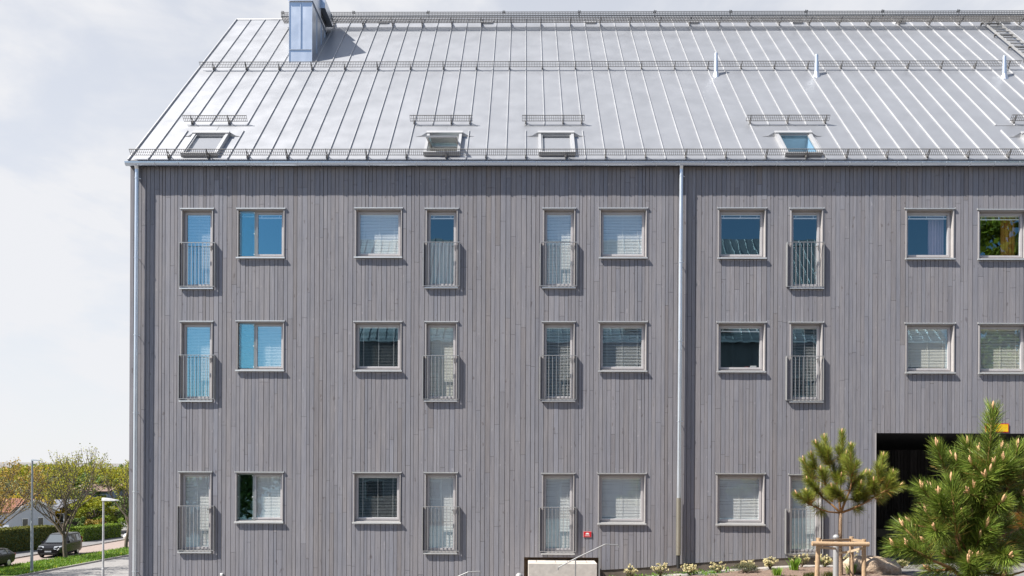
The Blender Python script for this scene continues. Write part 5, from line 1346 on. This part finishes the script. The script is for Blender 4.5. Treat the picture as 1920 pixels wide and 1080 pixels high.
# ------------------------------------------------------------------ street lamps
MT['lampsteel'] = metal_sheet('lamp_steel', (0.27, 0.30, 0.33), 0.5, 0.5, 0.05); MT['lamppaint'] = simple('lamp_paint', (0.44, 0.44, 0.44), 0.45)
def lamp(base, ztop, r, label, hl, hz_, hw, mat, arm=0.0, yaw=0.0):
    e = empty('street_lamp', base, label, 'street lamp'); x, y, z = base
    m_ = MB(); m_.tube([(x, y, z - .2), (x, y, z + 0.0), (x, y, z + (ztop - z) * .45), (x, y, z + (ztop - z) * .452), (x, y, ztop)], [r, r, r * .92, r * .72, r * .6], 14); m_.lathe((x, y, z), [(r * 2.0, 0), (r * 2.0, .03), (r * 1.05, .05)], 14); m_.build('pole', MT[mat], e)
    m_ = MB(); s0 = arm
    sec = [(-0.05, .5, 1.0), (hl * .15, 1.0, 1.0), (hl * .5, 1.0, .72), (hl * .85, .75, .32), (hl, .35, .12)]
    vs, fs = [], []
    for u_, w_, h_ in sec:
        ww, hh = hw / 2 * w_, hz_ * h_
        vs += [(x + u_, y - ww, ztop - .02), (x + u_, y + ww, ztop - .02), (x + u_, y + ww * .8, ztop + hh * .8), (x + u_, y, ztop + hh), (x + u_, y - ww * .8, ztop + hh * .8)]
    for i in range(len(sec) - 1):
        for k in range(5): fs.append((i * 5 + k, i * 5 + (k + 1) % 5, (i + 1) * 5 + (k + 1) % 5, (i + 1) * 5 + k))
    fs += [(0, 4, 3, 2, 1), tuple(range(len(vs) - 5, len(vs)))]
    m_.add(vs, fs); m_.build('lamp_head', MT[mat], e)
    m_ = MB(); m_.box(x + hl * .18, x + hl * .72, y - hw * .28, y + hw * .28, ztop - .032, ztop - .021); m_.build('lens', MT['white'], e)
b_ = G(59.5, 1073, ZL + .1); t = W(61, 863.5, b_.y)
lamp((b_.x, b_.y, ZL + .1), t.z, 0.10, 'tall grey street lamp on the grass verge near the left edge', 0.62, 0.09, 0.2, 'lampsteel')
q = W(194, 938, 16.0)
lamp((q.x, q.y, ZL), q.z, 0.065, 'shorter white street lamp with flat wedge head near the building', 0.72, 0.12, 0.34, 'lamppaint')

# ------------------------------------------------------------------ cars
MT['carblack'] = simple('car_black', (0.006, 0.006, 0.008), 0.2, 0.0, 0.05, spec=0.22); MT['cargrey'] = simple('car_anthracite', (0.012, 0.011, 0.010), 0.22, 0.0, 0.05, spec=0.22); MT['carwhite'] = simple('car_cream', (0.62, 0.58, 0.52), 0.3)
MT['carglass'] = simple('car_glass', (0.10, 0.115, 0.13), 0.06, 0.0, 0.05, spec=1.0); MT['tyre'] = simple('tyre', (0.02, 0.02, 0.02), 0.9); MT['rim'] = metal_sheet('rim', (0.55, 0.55, 0.56), 0.35, 0.8, 0.0); MT['headlight'] = simple('headlight_glass', (0.40, 0.42, 0.45), 0.1, 0.2, 0.1); MT['taillight'] = simple('taillight_red', (0.35, 0.01, 0.01), 0.2); MT['plate'] = simple('number_plate', (0.42, 0.44, 0.48), 0.5)
def car(name, loc, ang, label, paint, st, wheels, sidewins, shield, rear, lights, wr_=0.32, W2=0.92, zfr=0.5):
    """st: stations front to rear (s from the front, half width, sill z, belt z, roof half width, roof z)"""
    e = empty(name, loc, label, 'car' if name != 'van' else 'van'); e.rotation_euler = (0, 0, 0)
    c, s_ = math.cos(ang), math.sin(ang)
    def T(s, w, z): return (loc[0] + c * s - s_ * w, loc[1] + s_ * s + c * w, loc[2] + z)   # s runs rearwards
    def ring(q):
        s, w, z0, zb_, wr, zr = q
        pr = [(w * .9, z0), (w, z0 + .18), (w, zb_ - .05), (w * .985, zb_), (wr, zr - .05), (wr * .86, zr)]
        return pr
    m_ = MB(); vs = []; n = 12
    for q in st:
        p = ring(q); full = p + [(-a, b_) for a, b_ in reversed(p)]
        vs += [T(q[0], a, b_) for a, b_ in full]
    fs = []
    for i in range(len(st) - 1):
        for k in range(n): fs.append((i * n + k, i * n + (k + 1) % n, (i + 1) * n + (k + 1) % n, (i + 1) * n + k))
    fs += [tuple(range(n))[::-1], tuple(range((len(st) - 1) * n, len(st) * n))]
    m_.add(vs, fs); m_.build('body', MT[paint], e, smooth=False, bevel=0.02)
    def lerpst(s):
        for a, b_ in zip(st, st[1:]):
            if a[0] <= s <= b_[0]:
                u = (s - a[0]) / (b_[0] - a[0]); return [x + (y - x) * u for x, y in zip(a, b_)]
    for s0, s1 in sidewins:
        for sg in (1, -1):
            P = []
            for s, lo, hi in ((s0, .10, .84), (s1, .10, .84)):
                q = lerpst(s); r = ring(q); a, b_ = r[3], r[4]
                P.append((T(s, sg * (a[0] + (b_[0] - a[0]) * lo + .012), a[1] + (b_[1] - a[1]) * lo), T(s, sg * (a[0] + (b_[0] - a[0]) * hi + .012), a[1] + (b_[1] - a[1]) * hi)))
            g = MB(); g.quad(P[0][0], P[1][0], P[1][1], P[0][1]); g.build('side_window', MT['carglass'], e)
    for (i, j), nm in ((shield, 'windscreen'), (rear, 'rear_window')):
        a, b_ = st[i], st[j]; g = MB(); P = []
        for u, q0, q1 in ((0.07, a, b_), (0.93, a, b_)):
            q = [x + (y - x) * u for x, y in zip(q0, q1)]; P.append((q[0], q[4] * .84, q[5]))
        sg = -1 if nm == 'windscreen' else 1
        g.quad(T(P[0][0] + sg * .02, -P[0][1], P[0][2] + .02), T(P[0][0] + sg * .02, P[0][1], P[0][2] + .02), T(P[1][0] + sg * .02, P[1][1], P[1][2] + .02), T(P[1][0] + sg * .02, -P[1][1], P[1][2] + .02)); g.build(nm, MT['carglass'], e)
    for s in wheels:
        for sg in (1, -1):
            g = MB(); w = W2
            g.tube([T(s, sg * (w - .20), wr_), T(s, sg * (w - .015), wr_), T(s, sg * (w + .01), wr_)], [wr_, wr_, wr_ * .92], 20); ty = g.build('tyre', MT['tyre'], e)
            g = MB(); g.tube([T(s, sg * (w + .0105), wr_), T(s, sg * (w + .018), wr_)], [wr_ * .62, wr_ * .55], 16); g.build('rim', MT['rim'], ty)
    s0 = st[0]
    for sg in (1, -1):
        g = MB(); z0, z1 = lights[0]; y0, y1 = s0[1] * .52, s0[1] * .97
        q1 = lerpst(0.10); q2 = lerpst(0.42)
        g.add([T(s0[0] - .012, sg * y0, z0), T(.06, sg * (q1[1] + .006), z0 + .02), T(.55, sg * (lerpst(.55)[1] + .008), z1 + .05), T(.22, sg * y0, z1 + .02)], [(0, 1, 2, 3)] if sg > 0 else [(3, 2, 1, 0)]); g.build('headlight', MT['headlight'], e)
        g = MB(); z0, z1 = lights[1]; sl = st[-1]; g.obox(T(sl[0] - .10, sg * (sl[1] - .10), z0), Vector(T(.13, 0, 0)) - Vector(T(0, 0, 0)), Vector(T(0, sg * .118, 0)) - Vector(T(0, 0, 0)), (0, 0, z1 - z0)); g.build('taillight', MT['taillight'], e)
        g = MB(); q = lerpst(shield and st[shield[0]][0] + .45); g.obox(T(q[0], sg * (q[1] + .0), q[3] + .02), Vector(T(.12, 0, 0)) - Vector(T(0, 0, 0)), Vector(T(0, sg * .2, 0)) - Vector(T(0, 0, 0)), (0, 0, .17)); g.build('mirror', MT[paint], e)
    g = MB(); g.obox(T(-.025, -.26, zfr - .02), Vector(T(.02, 0, 0)) - Vector(T(0, 0, 0)), Vector(T(0, .52, 0)) - Vector(T(0, 0, 0)), (0, 0, .12)); g.build('number_plate', MT['plate'], e)
    g = MB(); g.obox(T(-.02, -.45, zfr + .16), Vector(T(.02, 0, 0)) - Vector(T(0, 0, 0)), Vector(T(0, .9, 0)) - Vector(T(0, 0, 0)), (0, 0, .13)); g.build('grille', MT['tyre'], e)
    g = MB(); g.obox(T(-.022, -.6, zfr - .20), Vector(T(.02, 0, 0)) - Vector(T(0, 0, 0)), Vector(T(0, 1.2, 0)) - Vector(T(0, 0, 0)), (0, 0, .10)); g.build('air_intake', MT['tyre'], e)
    g = MB(); g.obox(T(st[-1][0] + .004, -.26, .62), Vector(T(.02, 0, 0)) - Vector(T(0, 0, 0)), Vector(T(0, .52, 0)) - Vector(T(0, 0, 0)), (0, 0, .12)); g.build('number_plate', MT['plate'], e)
    return e
VAN = [(0.0, .78, .30, .66, .70, .68), (.10, .86, .24, .82, .80, .85), (.55, .93, .22, 1.00, .84, 1.04), (1.05, .95, .22, 1.12, .80, 1.15), (1.10, .95, .22, 1.13, .79, 1.17), (2.15, .96, .22, 1.16, .72, 1.88), (2.6, .96, .22, 1.17, .76, 1.94), (4.6, .95, .24, 1.17, .76, 1.93), (4.98, .93, .28, 1.16, .74, 1.86), (5.10, .90, .34, 1.12, .82, 1.20)]
EST = [(0.0, .74, .28, .55, .66, .58), (.12, .82, .22, .68, .74, .71), (.6, .88, .2, .80, .78, .84), (1.25, .90, .2, .93, .74, .97), (1.3, .90, .2, .94, .73, .98), (2.1, .91, .2, .96, .60, 1.43), (2.6, .91, .2, .97, .61, 1.47), (3.7, .90, .2, .99, .60, 1.44), (4.15, .88, .24, 1.0, .58, 1.36), (4.62, .82, .34, .98, .66, 1.02), (4.70, .78, .4, .9, .62, .94)]
AV = math.atan2(.988, -.155)
pn = G(117.5, 1044.5, ZL + .024); ax_ = Vector((math.cos(AV), math.sin(AV), 0)); nx = Vector((math.sin(AV), -math.cos(AV), 0))
van_o = pn - nx * 0.82 - ax_ * 0.92
car('van', (van_o.x, van_o.y, ZL + .024), AV, 'black passenger van parked behind the street tree', 'carblack', VAN, (0.92, 4.0), ((2.2, 2.75), (2.85, 3.75), (3.85, 4.85)), (4, 5), (8, 9), ((.72, .95), (.95, 1.5)), 0.33, 0.93, .52)
AE = math.atan2(1, -0.02); ax_ = Vector((math.cos(AE), math.sin(AE), 0)); nx = Vector((math.sin(AE), -math.cos(AE), 0))
pn = G(14.5, 1063, ZL + .024); o_ = pn - nx * 0.8 - ax_ * 3.72
car('parked_car', (o_.x, o_.y, ZL + .024), AE, 'dark estate car cut off by the left edge', 'cargrey', EST, (0.95, 3.72), ((2.15, 2.7), (2.8, 3.55), (3.62, 4.05)), (4, 5), (8, 9), ((.58, .78), (.78, .98)), 0.34, 0.89, .42)
pn = G(266, 1014.5, ZL + .024); o_ = pn - nx * 0.8 - ax_ * 0.95
car('parked_car', (o_.x, o_.y, ZL + .024), AE, 'cream white car half hidden by the building corner', 'carwhite', EST, (0.95, 3.72), ((2.15, 2.7), (2.8, 3.55), (3.62, 4.05)), (4, 5), (8, 9), ((.58, .78), (.78, .98)), 0.33, 0.89, .42)

# ------------------------------------------------------------------ the block across the yard, seen in the window panes
ox0, ox1, oy, oz = -12.8, 26.7, -30.2, EAVE.z + 0.3
OB = empty('opposite_building', ((ox0 + ox1) / 2, oy, 0), 'grey building with seamed metal roof mirrored in the window panes', 'building')
m_ = MB(); hw_ = 8.8; rz_ = oz + hw_ * math.tan(PITCH); x = ox0; rr = random.Random(9)
m_.add([(ox0, oy - .05, -.5), (ox1, oy - .05, -.5), (ox1, oy - .05, oz), (ox0, oy - .05, oz), (ox0, oy - 2 * hw_, -.5), (ox1, oy - 2 * hw_, -.5), (ox1, oy - 2 * hw_, oz), (ox0, oy - 2 * hw_, oz), (ox0, oy - hw_, rz_ - .1), (ox1, oy - hw_, rz_ - .1)],
       [(0, 3, 2, 1), (0, 4, 7, 8, 3), (1, 2, 9, 6, 5), (4, 5, 6, 7)])
m_.build('wall', MT['back'], OB)
m_ = MB()
while x < ox1: w_ = rr.choice((.09, .11, .13)); g = rr.uniform(.85, 1.12); m_.box(x, min(x + w_, ox1), oy - .045, oy - .02, -.5, oz, (g, g, g)); x += w_ + .013
m_.build('cladding', MT['clad'], OB)
ORU = Vector((0, -CP, SP)); ORN = Vector((0, SP, CP)); OE = Vector((0, oy + .12, oz)); OSL = (hw_ + .12) / CP
def OP(x, s, h=0.0): return Vector((x, 0, 0)) + OE + ORU * s + ORN * h
m_ = MB(); m_.obox(OP(ox0 - .05, 0, -.1), (ox1 - ox0 + .1, 0, 0), ORU * OSL, ORN * .1); m_.quad(OP(ox0 - .05, OSL), OP(ox1 + .05, OSL), (ox1 + .05, oy - 2 * hw_ - .1, oz), (ox0 - .05, oy - 2 * hw_ - .1, oz)); orf = m_.build('roof', MT['roof'], OB)
m_ = MB(); x = ox0
while x < ox1: m_.obox(OP(x, 0.02, .001), (.022, 0, 0), ORU * (OSL - .05), ORN * .05); x += .56
m_.build('standing_seam', MT['seam'], orf)
m_ = MB()
for h in (.09, .17, .25): m_.obox(OP(ox0, .5, h), (ox1 - ox0, 0, 0), ORU * .012, ORN * .014)
x = ox0
while x < ox1: m_.obox(OP(x, .5, .09), (.01, 0, 0), ORU * .008, ORN * .16); x += .06
sg_ = m_.build('snow_guard', MT['guard'], OB)
m_ = MB(); m_.box(ox0, ox1, oy + .12, oy + .26, oz - .07, oz + .03); m_.build('gutter', MT['pipe'], OB)
for xx in (-7.2, -1.0, 6.4, 12.4, 18.0):
    m_ = MB(); m_.obox(OP(xx, 0.9, 0), (1.0, 0, 0), ORU * 1.3, ORN * .12); k_ = m_.build('skylight', MT['guard'], OB); m_ = MB(); m_.obox(OP(xx + .1, 1.0, .121), (.8, 0, 0), ORU * 1.1, ORN * .006); m_.build('pane', MT['winglass'], k_)
for zz in (0.9, 4.6, 7.6):
    for xx in (-10, -6.5, -1.5, 2.5, 7.5, 12, 17, 22):
        m_ = MB(); m_.box(xx, xx + 1.25, oy - .02, oy + .03, zz, zz + 1.3); k_ = m_.build('window', MT['frame'], OB); m_ = MB(); m_.box(xx + .1, xx + 1.15, oy + .0305, oy + .036, zz + .1, zz + 1.2); m_.build('pane', MT['winglass'], k_)
rg = np.random.default_rng(31)
e = clump_tree('tall_tree', rg, 26.0, 6.5, 130, 110, (0.3, 0.7), 'leaf_yel', 0.12); e.location = (38.5, -37, 0); props(e, 'tall leafy tree mirrored in the uppermost window at the right edge', 'tree')
e = clump_tree('yard_tree', rg, 11.5, 3.6, 70, 80, (0.2, 0.45), 'leaf_yel', 0.2); e.location = (32.5, -33, 0); props(e, 'leafy tree mirrored in the right middle row windows', 'tree')
e = clump_tree('yard_tree', rg, 9.0, 4.2, 80, 90, (0.22, 0.5), 'leaf_mid', 0.15); e.location = (-21.5, -33, -3); props(e, 'dark leafy tree mirrored in the lowest left windows', 'tree')

# ------------------------------------------------------------------ light
EL, AZ = R(50), math.atan2(-0.934, -0.358)       # towards the sun: left of and slightly behind the camera
w = bpy.data.worlds.new('World'); S.world = w; w.use_nodes = True
nt = w.node_tree; bg = nt.nodes['Background']; bg.inputs['Strength'].default_value = 0.075
sk = nt.nodes.new('ShaderNodeTexSky'); sk.sky_type = 'NISHITA'; sk.sun_disc = False
sk.sun_elevation = EL; sk.sun_rotation = AZ; sk.air_density = 1.0; sk.dust_density = 0.4; sk.ozone_density = 2.0
tc = nt.nodes.new('ShaderNodeTexCoord'); sp = nt.nodes.new('ShaderNodeSeparateXYZ'); L(nt, tc.outputs['Generated'], sp.inputs[0])
# thin high cloud, densest over the far (+Y) half of the sky
def vmath(op, a, b=None, c=None, clamp=False):
    n = nt.nodes.new('ShaderNodeMath'); n.operation = op; n.use_clamp = clamp
    for i, v in enumerate((a, b, c)):
        if v is None: continue
        if hasattr(v, 'is_linked'): L(nt, v, n.inputs[i])
        else: n.inputs[i].default_value = v
    return n.outputs[0]
mp = nt.nodes.new('ShaderNodeMapping'); mp.inputs['Scale'].default_value = (1.6, 1.0, 3.2); mp.inputs['Rotation'].default_value = (0, R(-28), 0)
L(nt, tc.outputs['Generated'], mp.inputs[0])
def wn(scale, det, dist):
    n = nt.nodes.new('ShaderNodeTexNoise'); n.inputs['Scale'].default_value = scale; n.inputs['Detail'].default_value = det
    n.inputs['Roughness'].default_value = 0.55; n.inputs['Distortion'].default_value = dist; L(nt, mp.outputs[0], n.inputs['Vector']); return n.outputs['Fac']
n1, n2 = wn(2.3, 6, 0.6), wn(7.5, 5, 1.1)
cl = vmath('ADD', vmath('MULTIPLY', n1, 0.84), vmath('MULTIPLY', n2, 0.16))
front = nt.nodes.new('ShaderNodeMapRange'); front.interpolation_type = 'SMOOTHSTEP'; L(nt, sp.outputs['Y'], front.inputs[0])
front.inputs[1].default_value = -0.25; front.inputs[2].default_value = 0.45
mr = nt.nodes.new('ShaderNodeMapRange'); mr.interpolation_type = 'SMOOTHSTEP'; L(nt, cl, mr.inputs[0])
for i_, v_ in ((1, 0.36), (2, 0.64), (3, 0.62), (4, 1.0)): mr.inputs[i_].default_value = v_
dens = mr.outputs[0]
low = nt.nodes.new('ShaderNodeMapRange'); L(nt, sp.outputs['Z'], low.inputs[0]); low.inputs[1].default_value = 0.0; low.inputs[2].default_value = 0.62; low.inputs[3].default_value = 0.30; low.inputs[4].default_value = 0.0
dens = vmath('ADD', dens, low.outputs[0], None, True)
dens = vmath('MULTIPLY', dens, front.outputs[0], None, True)
dens = vmath('MINIMUM', dens, 0.97)
mx = nt.nodes.new('ShaderNodeMix'); mx.data_type = 'RGBA'; L(nt, dens, mx.inputs[0]); L(nt, sk.outputs[0], mx.inputs[6]); mx.inputs[7].default_value = (5.85, 5.9, 6.1, 1)
L(nt, mx.outputs[2], bg.inputs['Color'])
sd = bpy.data.lights.new('sun', 'SUN'); so_ = bpy.data.objects.new('sun', sd); COL.objects.link(so_)
sd.energy = 5.0; sd.angle = R(0.53); sd.color = (1.0, 0.955, 0.88)
tosun = Vector((math.sin(AZ) * math.cos(EL), math.cos(AZ) * math.cos(EL), math.sin(EL)))
so_.rotation_euler = tosun.to_track_quat('Z', 'Y').to_euler(); so_.location = (-40, -20, 60)
vs = S.view_settings; vs.view_transform = 'Standard'; vs.look = 'None'; vs.exposure = 1.0; vs.gamma = 1.0; vs.use_curve_mapping = False
c = S.cycles
c.max_bounces = 8; c.diffuse_bounces = 3; c.glossy_bounces = 4; c.transparent_max_bounces = 16; c.transmission_bounces = 4
c.caustics_reflective = False; c.caustics_refractive = False; c.sample_clamp_indirect = 6.0
c.use_denoising = True
